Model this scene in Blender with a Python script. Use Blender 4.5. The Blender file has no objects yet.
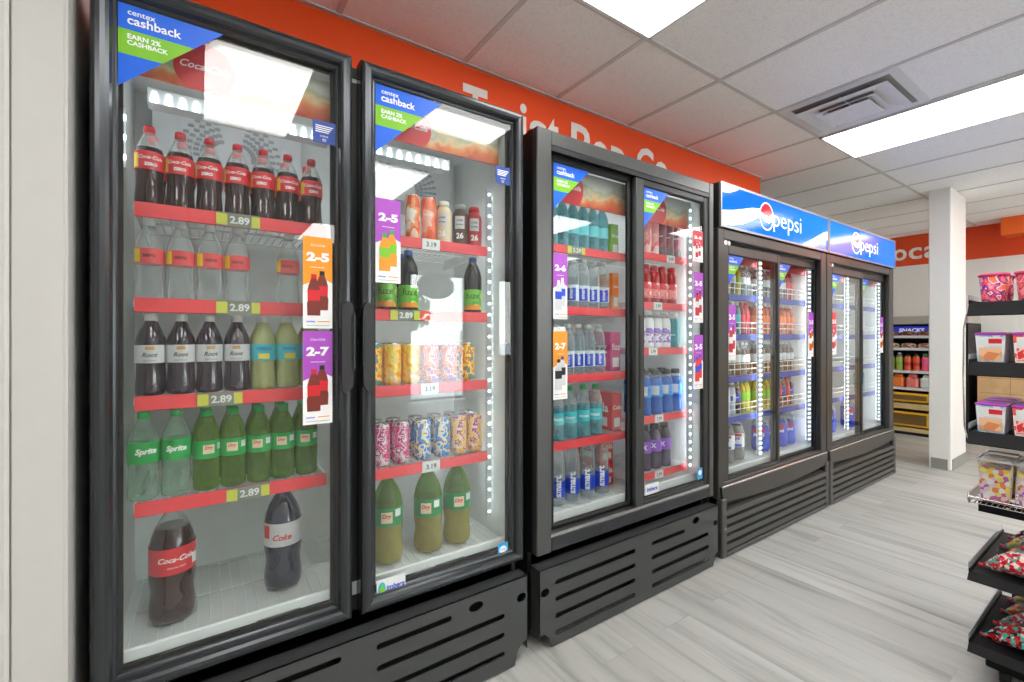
import bpy, math, random
from mathutils import Vector, Matrix
random.seed(7)
PI = math.pi
S = bpy.context.scene
COL = S.collection

# ------------------------------------------------------------------ materials
MATS = {}

def _new(name):
    m = bpy.data.materials.new(name); m.use_nodes = True
    nt = m.node_tree
    for n in list(nt.nodes):
        nt.nodes.remove(n)
    out = nt.nodes.new('ShaderNodeOutputMaterial')
    return m, nt, out

def mat(name, col, rough=.45, metal=0., emit=0., ecol=None, var=.04, scale=18., spec=.5, coat=0.):
    """principled surface with a faint procedural variation in colour and gloss"""
    if name in MATS: return MATS[name]
    m, nt, out = _new(name)
    b = nt.nodes.new('ShaderNodeBsdfPrincipled')
    tc = nt.nodes.new('ShaderNodeTexCoord'); nz = nt.nodes.new('ShaderNodeTexNoise')
    nz.inputs['Scale'].default_value = scale; nz.inputs['Detail'].default_value = 4
    nt.links.new(tc.outputs['Object'], nz.inputs['Vector'])
    rp = nt.nodes.new('ShaderNodeValToRGB')
    rp.color_ramp.elements[0].position = .3; rp.color_ramp.elements[1].position = .7
    rp.color_ramp.elements[0].color = tuple(max(0, c * (1 - var)) for c in col) + (1,)
    rp.color_ramp.elements[1].color = tuple(min(1, c * (1 + var)) for c in col) + (1,)
    nt.links.new(nz.outputs['Fac'], rp.inputs['Fac'])
    nt.links.new(rp.outputs['Color'], b.inputs['Base Color'])
    mr = nt.nodes.new('ShaderNodeMapRange')
    mr.inputs['To Min'].default_value = max(.02, rough * .9); mr.inputs['To Max'].default_value = min(1, rough * 1.1)
    nt.links.new(nz.outputs['Fac'], mr.inputs['Value']); nt.links.new(mr.outputs['Result'], b.inputs['Roughness'])
    b.inputs['Metallic'].default_value = metal
    b.inputs['Specular IOR Level'].default_value = spec
    b.inputs['Coat Weight'].default_value = coat
    if emit:
        b.inputs['Emission Color'].default_value = tuple(ecol or col) + (1,)
        b.inputs['Emission Strength'].default_value = emit
    nt.links.new(b.outputs['BSDF'], out.inputs['Surface'])
    MATS[name] = m
    return m

def art(name, cols, scale=28., rough=.3, metal=0., kind='noise', stretch=(1, 1, 1)):
    """printed packaging: patches of several flat colours"""
    if name in MATS: return MATS[name]
    m, nt, out = _new(name)
    b = nt.nodes.new('ShaderNodeBsdfPrincipled')
    tc = nt.nodes.new('ShaderNodeTexCoord'); mp = nt.nodes.new('ShaderNodeMapping')
    mp.inputs['Scale'].default_value = stretch
    nt.links.new(tc.outputs['Object'], mp.inputs['Vector'])
    rp = nt.nodes.new('ShaderNodeValToRGB'); rp.color_ramp.interpolation = 'CONSTANT'
    if kind == 'noise':
        nz = nt.nodes.new('ShaderNodeTexNoise'); nz.inputs['Scale'].default_value = scale; nz.inputs['Detail'].default_value = 1.5
        nt.links.new(mp.outputs['Vector'], nz.inputs['Vector']); nt.links.new(nz.outputs['Fac'], rp.inputs['Fac'])
        lo, hi = .34, .64
    else:
        nz = nt.nodes.new('ShaderNodeTexVoronoi'); nz.inputs['Scale'].default_value = scale
        nt.links.new(mp.outputs['Vector'], nz.inputs['Vector'])
        sp = nt.nodes.new('ShaderNodeSeparateColor'); nt.links.new(nz.outputs['Color'], sp.inputs['Color'])
        nt.links.new(sp.outputs['Red'], rp.inputs['Fac']); lo, hi = .0, 1.
    el = rp.color_ramp.elements
    n = len(cols)
    while len(el) < n: el.new(.5)
    for i, c in enumerate(cols):
        el[i].position = 0 if i == 0 else lo + (hi - lo) * i / n
        el[i].color = tuple(c) + (1,)
    nt.links.new(rp.outputs['Color'], b.inputs['Base Color'])
    b.inputs['Roughness'].default_value = rough; b.inputs['Metallic'].default_value = metal
    nt.links.new(b.outputs['BSDF'], out.inputs['Surface'])
    MATS[name] = m
    return m

def pane_glass(name, base=.045, tint=(.97, .985, .98)):
    """clear pane: see-through with a Schlick reflection on either face"""
    if name in MATS: return MATS[name]
    m, nt, out = _new(name)
    g = nt.nodes.new('ShaderNodeNewGeometry'); d = nt.nodes.new('ShaderNodeVectorMath'); d.operation = 'DOT_PRODUCT'
    nt.links.new(g.outputs['Incoming'], d.inputs[0]); nt.links.new(g.outputs['Normal'], d.inputs[1])
    def mth(op, a, b=None):
        n = nt.nodes.new('ShaderNodeMath'); n.operation = op
        for i, v in enumerate((a, b)):
            if v is None: continue
            if isinstance(v, (int, float)): n.inputs[i].default_value = v
            else: nt.links.new(v, n.inputs[i])
        return n.outputs[0]
    x = mth('SUBTRACT', 1., mth('ABSOLUTE', d.outputs['Value']))
    f = mth('ADD', mth('MULTIPLY', mth('POWER', x, 5.), 1. - base), base)
    t = nt.nodes.new('ShaderNodeBsdfTransparent'); t.inputs['Color'].default_value = tuple(tint) + (1,)
    gl = nt.nodes.new('ShaderNodeBsdfGlossy'); gl.inputs['Roughness'].default_value = 0.0
    mx = nt.nodes.new('ShaderNodeMixShader')
    nt.links.new(f, mx.inputs['Fac']); nt.links.new(t.outputs[0], mx.inputs[1]); nt.links.new(gl.outputs[0], mx.inputs[2])
    nt.links.new(mx.outputs[0], out.inputs['Surface'])
    MATS[name] = m
    return m

def clear_pet(name, tint, body=.35, rough=.08):
    """thin clear plastic or pale drink: part see-through, part glossy body"""
    if name in MATS: return MATS[name]
    m, nt, out = _new(name)
    t = nt.nodes.new('ShaderNodeBsdfTransparent'); t.inputs['Color'].default_value = tuple(tint) + (1,)
    b = nt.nodes.new('ShaderNodeBsdfPrincipled'); b.inputs['Base Color'].default_value = tuple(c * .75 for c in tint) + (1,)
    b.inputs['Roughness'].default_value = rough
    tc = nt.nodes.new('ShaderNodeTexCoord'); nz = nt.nodes.new('ShaderNodeTexNoise'); nz.inputs['Scale'].default_value = 60
    nt.links.new(tc.outputs['Object'], nz.inputs['Vector'])
    mr = nt.nodes.new('ShaderNodeMapRange'); mr.inputs['From Min'].default_value = .3; mr.inputs['From Max'].default_value = .7
    mr.inputs['To Min'].default_value = body * .9; mr.inputs['To Max'].default_value = min(1, body * 1.1)
    nt.links.new(nz.outputs['Fac'], mr.inputs['Value'])
    lw = nt.nodes.new('ShaderNodeLayerWeight'); lw.inputs['Blend'].default_value = .35
    pw = nt.nodes.new('ShaderNodeMath'); pw.operation = 'MULTIPLY_ADD'; pw.use_clamp = True; pw.inputs[1].default_value = .55
    nt.links.new(lw.outputs['Facing'], pw.inputs[0]); nt.links.new(mr.outputs[0], pw.inputs[2])
    mx = nt.nodes.new('ShaderNodeMixShader')
    nt.links.new(pw.outputs[0], mx.inputs['Fac'])
    nt.links.new(t.outputs[0], mx.inputs[1]); nt.links.new(b.outputs[0], mx.inputs[2])
    nt.links.new(mx.outputs[0], out.inputs['Surface'])
    MATS[name] = m
    return m

def s2l(r, g, b):
    f = lambda c: (c / 255) / 12.92 if c / 255 <= .04045 else ((c / 255 + .055) / 1.055) ** 2.4
    return (f(r), f(g), f(b))

BLACK = mat('black_plastic', s2l(26, 27, 28), .4)
JET = mat('matt_black', s2l(12, 12, 13), .6)
FRAME = mat('brushed_charcoal_frame', s2l(62, 65, 68), .25, .6, var=.015, scale=6)
PANEL = mat('charcoal_steel', s2l(76, 78, 79), .34, .4, var=.01, scale=5)
GREYF = mat('grey_steel_frame', s2l(88, 89, 88), .34, .6, var=.01, scale=5)
GRILLE = mat('dark_grille', s2l(78, 78, 76), .36, .45, var=.01, scale=5)
CHROME = mat('bright_trim', s2l(200, 200, 200), .22, 1.)
LINER = mat('white_liner', s2l(218, 222, 222), .5)
WIRE = mat('white_wire', s2l(235, 236, 236), .4)
STRIP = mat('coral_red_strip', s2l(232, 62, 70), .45)
BSTRIP = mat('blue_strip', s2l(40, 62, 160), .45)
TAGY = mat('yellow_tag', s2l(205, 205, 70), .5)
TAGG = mat('grey_tag', s2l(120, 122, 110), .5)
WHITE = mat('white_print', s2l(242, 242, 242), .5)
LED = mat('led_lens', (1, 1, 1), .5, emit=7., ecol=(.93, .98, 1.))
LEDGLOW = mat('led_rear_glow', (1, 1, 1), .5, emit=6.0, ecol=(.95, .99, 1.))  # rear emitter added to brighten the bays, hidden from the front
LEDB = mat('led_channel', s2l(190, 200, 204), .4, emit=.04, ecol=(.9, .97, 1.))
LAMP = mat('lamp_diffuser', (1, 1, 1), .5, emit=7.0, ecol=(1., .985, .96))
GLASS = pane_glass('door_glass', .05)
WGLASS = pane_glass('window_glass', .03)
SBLUE = mat('sticker_blue', s2l(0, 98, 224), .35)
SGREEN = mat('sticker_green', s2l(122, 190, 30), .35)
PORANGE = mat('poster_orange', s2l(246, 150, 20), .4)
PPURPLE = mat('poster_purple', s2l(170, 72, 190), .4)
PRED = mat('poster_red', s2l(214, 42, 62), .4)
RED = mat('cola_red', s2l(214, 26, 40), .35)
COLA = mat('cola_liquid', s2l(46, 10, 12), .08, coat=.4, var=.1)
COLA2 = mat('dark_soda', s2l(40, 26, 44), .08, coat=.4, var=.1)
NAVY = mat('navy_soda', s2l(22, 24, 52), .08, coat=.4)
CLEAR = clear_pet('clear_pet', (.93, .96, .96), .13)
WATER = clear_pet('water_pet', (.88, .94, .96), .16)
TEALW = clear_pet('teal_water', s2l(150, 226, 236), .3)
LIMEW = clear_pet('lime_water', s2l(222, 230, 160), .55)
GREENP = clear_pet('green_pet', s2l(150, 192, 84), .25)
GINGER = clear_pet('ginger_pet', s2l(205, 196, 110), .4)
SPRITEP = clear_pet('sprite_pet', s2l(222, 242, 228), .12)
BLUEP = clear_pet('blue_drink', s2l(20, 110, 215), .85)
PURPP = clear_pet('purple_drink', s2l(60, 30, 80), .9)
ORGP = clear_pet('orange_drink', s2l(240, 110, 30), .9)
REDP = clear_pet('red_drink', s2l(190, 40, 50), .9)
AMBP = clear_pet('amber_drink', s2l(150, 95, 60), .8)
YELP = clear_pet('yellow_drink', s2l(215, 200, 60), .8)
GREEN = mat('label_green', s2l(20, 160, 70), .4)
DGREEN = mat('label_deep_green', s2l(12, 130, 62), .4)
TEAL = mat('label_teal', s2l(50, 190, 200), .4)
LBLUE = mat('label_blue', s2l(25, 70, 205), .4)
LWHITE = mat('label_white', s2l(225, 228, 228), .45)
LSILVER = mat('label_silver', s2l(205, 206, 208), .35)
LPURP = mat('label_purple', s2l(140, 70, 200), .4)
CREAM = mat('cream_drink', s2l(226, 210, 180), .35)
BROWN = mat('brown_drink', s2l(92, 58, 44), .35)
DRED = mat('red_bottle', s2l(190, 30, 46), .35)
BLACKP = mat('black_print', s2l(20, 20, 22), .5)
YEL = mat('lemon_yellow', s2l(238, 210, 50), .4)
ORANGE = mat('wall_orange', s2l(246, 80, 12), .55, var=.02, scale=3)
WALL = mat('wall_white', s2l(232, 230, 225), .6, var=.015, scale=4)
WALLT = mat('wall_trim_white', s2l(196, 194, 190), .5, var=.015)
CAPW = mat('cap_white', s2l(228, 230, 230), .4)
CAPR = mat('cap_red', s2l(206, 24, 44), .4)
CAPG = mat('cap_green', s2l(22, 170, 80), .4)
CAPB = mat('cap_blue', s2l(30, 70, 170), .4)
ALU = mat('can_aluminium', s2l(205, 207, 210), .25, .9)

# ------------------------------------------------------------------ mesh builder
_TX = {}

def text_geo(s, shear=0., bold=0., space=1.):
    k = (s, shear, bold, space)
    if k in _TX: return _TX[k]
    cu = bpy.data.curves.new('lettering', 'FONT'); cu.body = s
    cu.shear = shear; cu.offset = bold; cu.space_character = space; cu.resolution_u = 3; cu.align_x = 'LEFT'
    o = bpy.data.objects.new('lettering', cu); COL.objects.link(o)
    bpy.context.view_layer.update()
    me = bpy.data.meshes.new_from_object(o.evaluated_get(bpy.context.evaluated_depsgraph_get()))
    v = [(p.co.x, p.co.y) for p in me.vertices]; f = [tuple(p.vertices) for p in me.polygons]
    bpy.data.objects.remove(o); bpy.data.curves.remove(cu); bpy.data.meshes.remove(me)
    x0 = min(p[0] for p in v); x1 = max(p[0] for p in v); y0 = min(p[1] for p in v); y1 = max(p[1] for p in v)
    cx, cy = (x0 + x1) / 2, (y0 + y1) / 2
    v = [(p[0] - cx, p[1] - cy) for p in v]
    _TX[k] = (v, f, x1 - x0, y1 - y0)
    return _TX[k]

def plate_geo(polys, depth):
    """flat plate with holes: first polygon is the outline; returns verts in (x, z, depth)"""
    cu = bpy.data.curves.new('plate', 'CURVE'); cu.dimensions = '2D'; cu.fill_mode = 'BOTH'; cu.extrude = depth / 2
    for p in polys:
        sp = cu.splines.new('POLY'); sp.points.add(len(p) - 1); sp.use_cyclic_u = True
        for i, (x, y) in enumerate(p): sp.points[i].co = (x, y, 0, 1)
    o = bpy.data.objects.new('plate', cu); COL.objects.link(o)
    bpy.context.view_layer.update()
    me = bpy.data.meshes.new_from_object(o.evaluated_get(bpy.context.evaluated_depsgraph_get()))
    v = [tuple(p.co) for p in me.vertices]; f = [tuple(p.vertices) for p in me.polygons]
    bpy.data.objects.remove(o); bpy.data.curves.remove(cu); bpy.data.meshes.remove(me)
    return v, f

class MB:
    def __init__(s): s.v = []; s.f = []; s.m = []; s.sm = []
    def add(s, vs, fs, m, smooth=False):
        k = len(s.v); s.v += [tuple(p) for p in vs]
        for i, f in enumerate(fs):
            s.f.append(tuple(j + k for j in f)); s.m.append(m[i] if isinstance(m, list) else m); s.sm.append(smooth)
        return s
    def box(s, x0, x1, y0, y1, z0, z1, m, b=0.):
        x0, x1 = min(x0, x1), max(x0, x1); y0, y1 = min(y0, y1), max(y0, y1); z0, z1 = min(z0, z1), max(z0, z1)
        b = min(b, (x1 - x0) * .45, (y1 - y0) * .45, (z1 - z0) * .45)
        if b <= 0:
            v = [(x, y, z) for z in (z0, z1) for y in (y0, y1) for x in (x0, x1)]
            return s.add(v, [(0, 2, 3, 1), (4, 5, 7, 6), (0, 1, 5, 4), (2, 6, 7, 3), (0, 4, 6, 2), (1, 3, 7, 5)], m)
        # chamfered box: 24 verts
        v = []; idx = {}
        for ax in range(3):
            for sx in (0, 1):
                for sy in (0, 1):
                    for sz in (0, 1):
                        p = [x1 if sx else x0, y1 if sy else y0, z1 if sz else z0]; sg = (sx, sy, sz)
                        for a in range(3):
                            if a != ax: p[a] += -b if sg[a] else b
                        idx[(ax, sx, sy, sz)] = len(v); v.append(p)
        F = []
        for ax in range(3):
            o = [a for a in range(3) if a != ax]
            for sd in (0, 1):
                q = []
                for (i, j) in ((0, 0), (1, 0), (1, 1), (0, 1)):
                    g = [0, 0, 0]; g[ax] = sd; g[o[0]] = i; g[o[1]] = j; q.append(idx[(ax, *g)])
                F.append(tuple(q))
        for e in range(3):      # edges along axis e
            a, c = [k for k in range(3) if k != e]
            for i in (0, 1):
                for j in (0, 1):
                    g0 = [0, 0, 0]; g0[a] = i; g0[c] = j; g1 = list(g0); g1[e] = 1
                    F.append((idx[(a, *g0)], idx[(a, *g1)], idx[(c, *g1)], idx[(c, *g0)]))
        for sx in (0, 1):
            for sy in (0, 1):
                for sz in (0, 1): F.append(tuple(idx[(a, sx, sy, sz)] for a in range(3)))
        return s.add(v, F, m)
    def prism(s, poly, a0, a1, m, axis='y', smooth=False):
        """polygon in the two other axes, pushed along axis"""
        n = len(poly)
        def P(p, a): return (p[0], a, p[1]) if axis == 'y' else ((a, p[0], p[1]) if axis == 'x' else (p[0], p[1], a))
        v = [P(p, a0) for p in poly] + [P(p, a1) for p in poly]
        s.add(v, [tuple(range(n)), tuple(range(2 * n - 1, n - 1, -1))], m)
        return s.add(v, [(i, (i + 1) % n, n + (i + 1) % n, n + i) for i in range(n)], m, smooth)
    def plate(s, polys, y0, y1, m):
        v, f = plate_geo(polys, y1 - y0); c = (y0 + y1) / 2
        return s.add([(p[0], c - p[2], p[1]) for p in v], f, m)
    def flat(s, poly, y, m):
        return s.add([(x, y, z) for x, z in poly], [tuple(range(len(poly)))], m)
    def tube(s, p0, p1, r, m, n=8, r2=None):
        p0, p1 = Vector(p0), Vector(p1); d = (p1 - p0).normalized()
        a = d.orthogonal().normalized(); b = d.cross(a); r2 = r if r2 is None else r2
        v = [p0 + (a * math.cos(t) + b * math.sin(t)) * r for t in [2 * PI * i / n for i in range(n)]]
        v += [p1 + (a * math.cos(t) + b * math.sin(t)) * r2 for t in [2 * PI * i / n for i in range(n)]]
        s.add(v, [(i, (i + 1) % n, n + (i + 1) % n, n + i) for i in range(n)], m, True)
        return s.add(v, [tuple(range(n)), tuple(range(2 * n - 1, n - 1, -1))], m)
    def path(s, pts, r, m, n=6):
        for a, b in zip(pts, pts[1:]): s.tube(a, b, r, m, n)
        return s
    def lathe(s, prof, m, n=20, c=(0, 0, 0), cap0=True, cap1=True):
        """profile of (r, z); m may be a list with one entry per segment"""
        v = [(c[0] + r * math.cos(2 * PI * i / n), c[1] + r * math.sin(2 * PI * i / n), c[2] + z) for r, z in prof for i in range(n)]
        for k in range(len(prof) - 1):
            s.add([], [], None)
        base = len(s.v); s.v += v
        for k in range(len(prof) - 1):
            for i in range(n):
                s.f.append((base + k * n + i, base + k * n + (i + 1) % n, base + (k + 1) * n + (i + 1) % n, base + (k + 1) * n + i))
                s.m.append(m[k] if isinstance(m, list) else m); s.sm.append(True)
        if cap0: s.f.append(tuple(base + i for i in range(n))[::-1]); s.m.append(m[0] if isinstance(m, list) else m); s.sm.append(False)
        if cap1:
            k = len(prof) - 1; s.f.append(tuple(base + k * n + i for i in range(n))); s.m.append(m[-1] if isinstance(m, list) else m); s.sm.append(False)
        return s
    def text(s, t, cx, cz, y, m, w=None, h=None, shear=0., bold=0., rot=0., space=1., maxw=None, R=None):
        """lettering on a plane facing -y (or bent round a cylinder of radius R about the z axis)"""
        v, f, tw, th = text_geo(t, shear, bold, space)
        if w and h: kx, ky = w / tw, h / th
        elif w: kx = ky = w / tw
        else: kx = ky = h / th
        if maxw and kx * tw > maxw: kx = maxw / tw
        cr, sr = math.cos(rot), math.sin(rot); o = []
        for x, z in v:
            x, z = x * kx, z * ky; x, z = x * cr - z * sr + cx, x * sr + z * cr + cz
            o.append((x, y, z) if R is None else (R * math.sin(x / R), -R * math.cos(x / R), z))
        return s.add(o, f, m)
    def disc(s, cx, cz, rx, rz, y, m, n=28):
        return s.flat([(cx + rx * math.cos(2 * PI * i / n), cz + rz * math.sin(2 * PI * i / n)) for i in range(n)], y, m)
    def xform(s, M):
        s.v = [tuple(M @ Vector(p)) for p in s.v]; return s
    def mesh(s, name):
        me = bpy.data.meshes.new(name); me.from_pydata(s.v, [], s.f)
        ms = []
        for m in s.m:
            if m not in ms: ms.append(m)
        for m in ms: me.materials.append(m)
        ix = {m: i for i, m in enumerate(ms)}
        me.polygons.foreach_set('material_index', [ix[m] for m in s.m])
        me.polygons.foreach_set('use_smooth', s.sm)
        me.update()
        return me
    def build(s, name, parent=None, loc=(0, 0, 0)):
        me = s.mesh(name); o = bpy.data.objects.new(name, me); COL.objects.link(o)
        if parent is not None: o.parent = parent
        o.location = loc
        return o

def tag(o, label, cat, group=None):
    o['label'] = label; o['category'] = cat
    if group: o['group'] = group
    return o

def thing(name, label, cat, loc=(0, 0, 0), rz=0., group=None):
    o = bpy.data.objects.new(name, None); COL.objects.link(o)
    o.location = loc; o.rotation_euler = (0, 0, rz); o.empty_display_size = .05
    return tag(o, label, cat, group)

def struct(o):
    o['kind'] = 'structure'; return o

# ------------------------------------------------------------------ room
YF = 1.43            # plane of the cooler doors
YW = 2.03            # wall behind the coolers
ZC = 2.632           # ceiling
XL, XR, YB = -2.6, 8.05, -5.0

def floor_material():
    m, nt, out = _new('grey_wood_planks')
    b = nt.nodes.new('ShaderNodeBsdfPrincipled'); tc = nt.nodes.new('ShaderNodeTexCoord')
    mp = nt.nodes.new('ShaderNodeMapping'); mp.inputs['Rotation'].default_value = (0, 0, PI / 2)
    nt.links.new(tc.outputs['Object'], mp.inputs['Vector'])
    br = nt.nodes.new('ShaderNodeTexBrick'); br.offset = .37; br.offset_frequency = 2
    br.inputs['Scale'].default_value = 1.; br.inputs['Brick Width'].default_value = 1.22; br.inputs['Row Height'].default_value = .18
    br.inputs['Mortar Size'].default_value = .0012; br.inputs['Mortar Smooth'].default_value = .3; br.inputs['Bias'].default_value = 0
    br.inputs['Color1'].default_value = s2l(174, 174, 169) + (1,); br.inputs['Color2'].default_value = s2l(188, 188, 184) + (1,)
    br.inputs['Mortar'].default_value = s2l(158, 157, 153) + (1,)
    nt.links.new(mp.outputs['Vector'], br.inputs['Vector'])
    mp2 = nt.nodes.new('ShaderNodeMapping'); mp2.inputs['Scale'].default_value = (11., .9, 1.)
    nt.links.new(tc.outputs['Object'], mp2.inputs['Vector'])
    # shift the grain from plank to plank
    ad = nt.nodes.new('ShaderNodeMixRGB'); ad.blend_type = 'ADD'; ad.inputs['Fac'].default_value = 1
    sc = nt.nodes.new('ShaderNodeMixRGB'); sc.blend_type = 'MULTIPLY'; sc.inputs['Fac'].default_value = 1
    sc.inputs['Color2'].default_value = (40, 40, 40, 1); nt.links.new(br.outputs['Color'], sc.inputs['Color1'])
    nt.links.new(mp2.outputs['Vector'], ad.inputs['Color1']); nt.links.new(sc.outputs['Color'], ad.inputs['Color2'])
    nz = nt.nodes.new('ShaderNodeTexNoise'); nz.inputs['Scale'].default_value = 1.; nz.inputs['Detail'].default_value = 7
    nz.inputs['Roughness'].default_value = .62; nz.inputs['Distortion'].default_value = .7
    nt.links.new(ad.outputs['Color'], nz.inputs['Vector'])
    rp = nt.nodes.new('ShaderNodeValToRGB'); e = rp.color_ramp.elements
    e[0].position = .34; e[0].color = (.62, .61, .60, 1); e[1].position = .5; e[1].color = (.94, .94, .94, 1)
    x = e.new(.68); x.color = (1.05, 1.05, 1.05, 1)
    nt.links.new(nz.outputs['Fac'], rp.inputs['Fac'])
    mu = nt.nodes.new('ShaderNodeMixRGB'); mu.blend_type = 'MULTIPLY'; mu.inputs['Fac'].default_value = 1
    nt.links.new(br.outputs['Color'], mu.inputs['Color1']); nt.links.new(rp.outputs['Color'], mu.inputs['Color2'])
    nt.links.new(mu.outputs['Color'], b.inputs['Base Color'])
    b.inputs['Roughness'].default_value = .42
    nt.links.new(b.outputs['BSDF'], out.inputs['Surface'])
    return m

def ceiling_material():
    m, nt, out = _new('ceiling_tile')
    b = nt.nodes.new('ShaderNodeBsdfPrincipled'); tc = nt.nodes.new('ShaderNodeTexCoord')
    nz = nt.nodes.new('ShaderNodeTexNoise'); nz.inputs['Scale'].default_value = 110; nz.inputs['Detail'].default_value = 5
    nt.links.new(tc.outputs['Object'], nz.inputs['Vector'])
    rp = nt.nodes.new('ShaderNodeValToRGB'); e = rp.color_ramp.elements
    e[0].position = .33; e[0].color = s2l(234, 234, 232) + (1,); e[1].position = .5; e[1].color = s2l(246, 246, 244) + (1,)
    nt.links.new(nz.outputs['Fac'], rp.inputs['Fac']); nt.links.new(rp.outputs['Color'], b.inputs['Base Color'])
    bp = nt.nodes.new('ShaderNodeBump'); bp.inputs['Strength'].default_value = .25; bp.inputs['Distance'].default_value = .003
    nt.links.new(nz.outputs['Fac'], bp.inputs['Height']); nt.links.new(bp.outputs['Normal'], b.inputs['Normal'])
    b.inputs['Roughness'].default_value = .9
    nt.links.new(b.outputs['BSDF'], out.inputs['Surface'])
    return m

YD = 2.75            # deeper wall beyond the end of the orange wall
struct(MB().box(XL, XR, YB, YD, -.06, 0, floor_material()).build('floor'))
struct(MB().box(XL, XR, YB, YD, ZC, ZC + .08, ceiling_material()).build('ceiling'))
# wall behind the coolers, with its orange band above z 2.2
w = MB().box(XL, 4.03, YW, YD + .1, 0, 2.2, WALL); w.box(XL, 4.03, YW, YD + .1, 2.2, ZC, ORANGE)
struct(w.build('wall_back'))
struct(MB().box(4.03, XR, YD, YD + .1, 0, ZC, WALL).build('wall_alcove'))
w = MB().box(XR, XR + .1, YB, YD + .1, 0, 2.22, WALL); w.box(XR, XR + .1, YB, YD + .1, 2.22, ZC, mat('wall_orange_deep', s2l(226, 74, 22), .55, var=.02, scale=3))
struct(w.build('wall_far'))
struct(MB().box(XL - .1, XL, YB, YD + .1, 0, ZC, WALL).build('wall_side'))
# white wall end beside the first cooler
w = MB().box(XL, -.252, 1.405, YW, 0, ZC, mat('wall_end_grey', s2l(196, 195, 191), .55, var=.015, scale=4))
struct(w.build('wall_left'))
t = MB().box(-.335, -.250, 1.397, 1.404, 0, ZC, WALLT, .003); t.box(-.252, -.246, 1.397, 1.47, 0, ZC, WALLT)
t.box(-.358, -.337, 1.392, 1.404, 0, ZC, WALLT, .006)
struct(t.build('trim_1'))
# orange soffit box on the far wall
struct(MB().box(7.72, XR, -2.0, 1.12, 2.43, ZC, mat('soffit_orange', s2l(244, 104, 28), .55, var=.02, scale=3)).build('trim_2'))

# T-bar grid of the hung ceiling
TB = mat('grid_white', s2l(205, 205, 203), .5)
g = MB(); x = 1.70 - .6075 * 7; XG = []
while x < XR:
    if x > XL: XG.append(x)
    x += .6075
YG = [1.375 + 1.22 * k for k in (-5, -4, -3, -2, -1, 0, 1)]
for x in XG: g.box(x - .012, x + .012, YB, YW if x < 4.0 else YD, ZC - .004, ZC, TB)
for y in YG:
    g.box(XL if y < 1.4 else 4.03, XR, y - .012, y + .012, ZC - .0045, ZC, TB)
g.box(XL, 4.03, YW - .02, YW, ZC - .006, ZC, TB)
struct(g.build('trim_3'))

# front of the shop, behind the photographer: windows and a glass door
WF = mat('window_frame_alu', s2l(150, 152, 154), .35, .6)
def front_wall():
    ops = [(3.15, 4.35, .02, 2.45), (5.1, 7.1, .8, 2.45)]
    w = MB(); x = XL
    for (a, b, z0, z1) in ops:
        w.box(x, a, YB - .12, YB, 0, ZC, WALL)
        if z0 > .1: w.box(a, b, YB - .12, YB, 0, z0, WALL)
        w.box(a, b, YB - .12, YB, z1, ZC, WALL); x = b
    w.box(x, XR, YB - .12, YB, 0, ZC, WALL)
    struct(w.build('wall_front'))
    k = 0
    for (a, b, z0, z1) in ops:
        k += 1
        f = MB()
        for (p, q, r, s) in ((a, a + .05, z0, z1), (b - .05, b, z0, z1), (a, b, z0, z0 + .05), (a, b, z1 - .05, z1)):
            f.box(p, q, YB - .08, YB - .03, r, s, WF)
        o = struct(f.build('door_1' if z0 < .1 else 'window_1'))
        MB().box(a + .05, b - .05, YB - .058, YB - .052, z0 + .05, z1 - .05, WGLASS).build('pane', o)
        if z0 < .1: MB().tube((b - .12, YB + .0, .85), (b - .12, YB + .0, 1.35), .014, CHROME).box(b - .13, b - .11, YB - .05, YB, .9, .92, CHROME).box(b - .13, b - .11, YB - .05, YB, 1.28, 1.3, CHROME).build('door_handle', o)
front_wall()
# oval sign hanging in the glass door
o = MB().prism([(3.68 + .38 * math.cos(t), 2.20 + .25 * math.sin(t)) for t in [2 * PI * i / 36 for i in range(36)]], YB + .02, YB + .045, JET)
o.text('OPEN', 3.68, 2.20, YB + .0465, mat('sign_grey', s2l(120, 122, 126), .5), w=-.5, h=.16)
tag(o.build('oval_sign'), 'black oval sign hanging inside the glass shop door', 'sign')
struct(MB().box(-40, 50, -60, YB - .13, -.2, -.05, mat('pale_ground', s2l(226, 224, 220), .9, scale=2)).build('ground_outside'))  # ground kept pale to bounce daylight up to the ceiling

# ceiling lights: (x0, x1, y0, y1)
LIGHTS = [(1.095, 1.70, .155, 1.362, 'white ceiling light panel cut off by the top edge, above the third door'),
          (3.53, 4.13, .155, 1.375, 'long white ceiling light panel beside the square air vent'),
          (0.0, .49, -.52, .45, 'ceiling light panel mirrored in the nearest cooler door'),
          (1.10, 1.60, -1.62, -.6, 'ceiling light panel mirrored in the second cooler door'),
          (3.3, 3.92, -2.0, -.95, 'ceiling light panel mirrored in the third cooler door'),
          (5.1, 5.72, -.9, .35, 'ceiling light panel mirrored in the blue lit sign'),
          (7.25, 7.85, -.75, .5, 'ceiling light panel in front of the orange soffit'),
          (-1.6, -1.0, -1.1, .1, 'ceiling light panel over the white wall end'),
          (1.1, 1.7, -4.1, -2.9, 'ceiling light panel near the shop windows'),
          (4.9, 5.5, -4.1, -2.9, 'ceiling light panel near the glass shop door')]
LF = mat('light_frame', s2l(228, 228, 226), .5)
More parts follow.
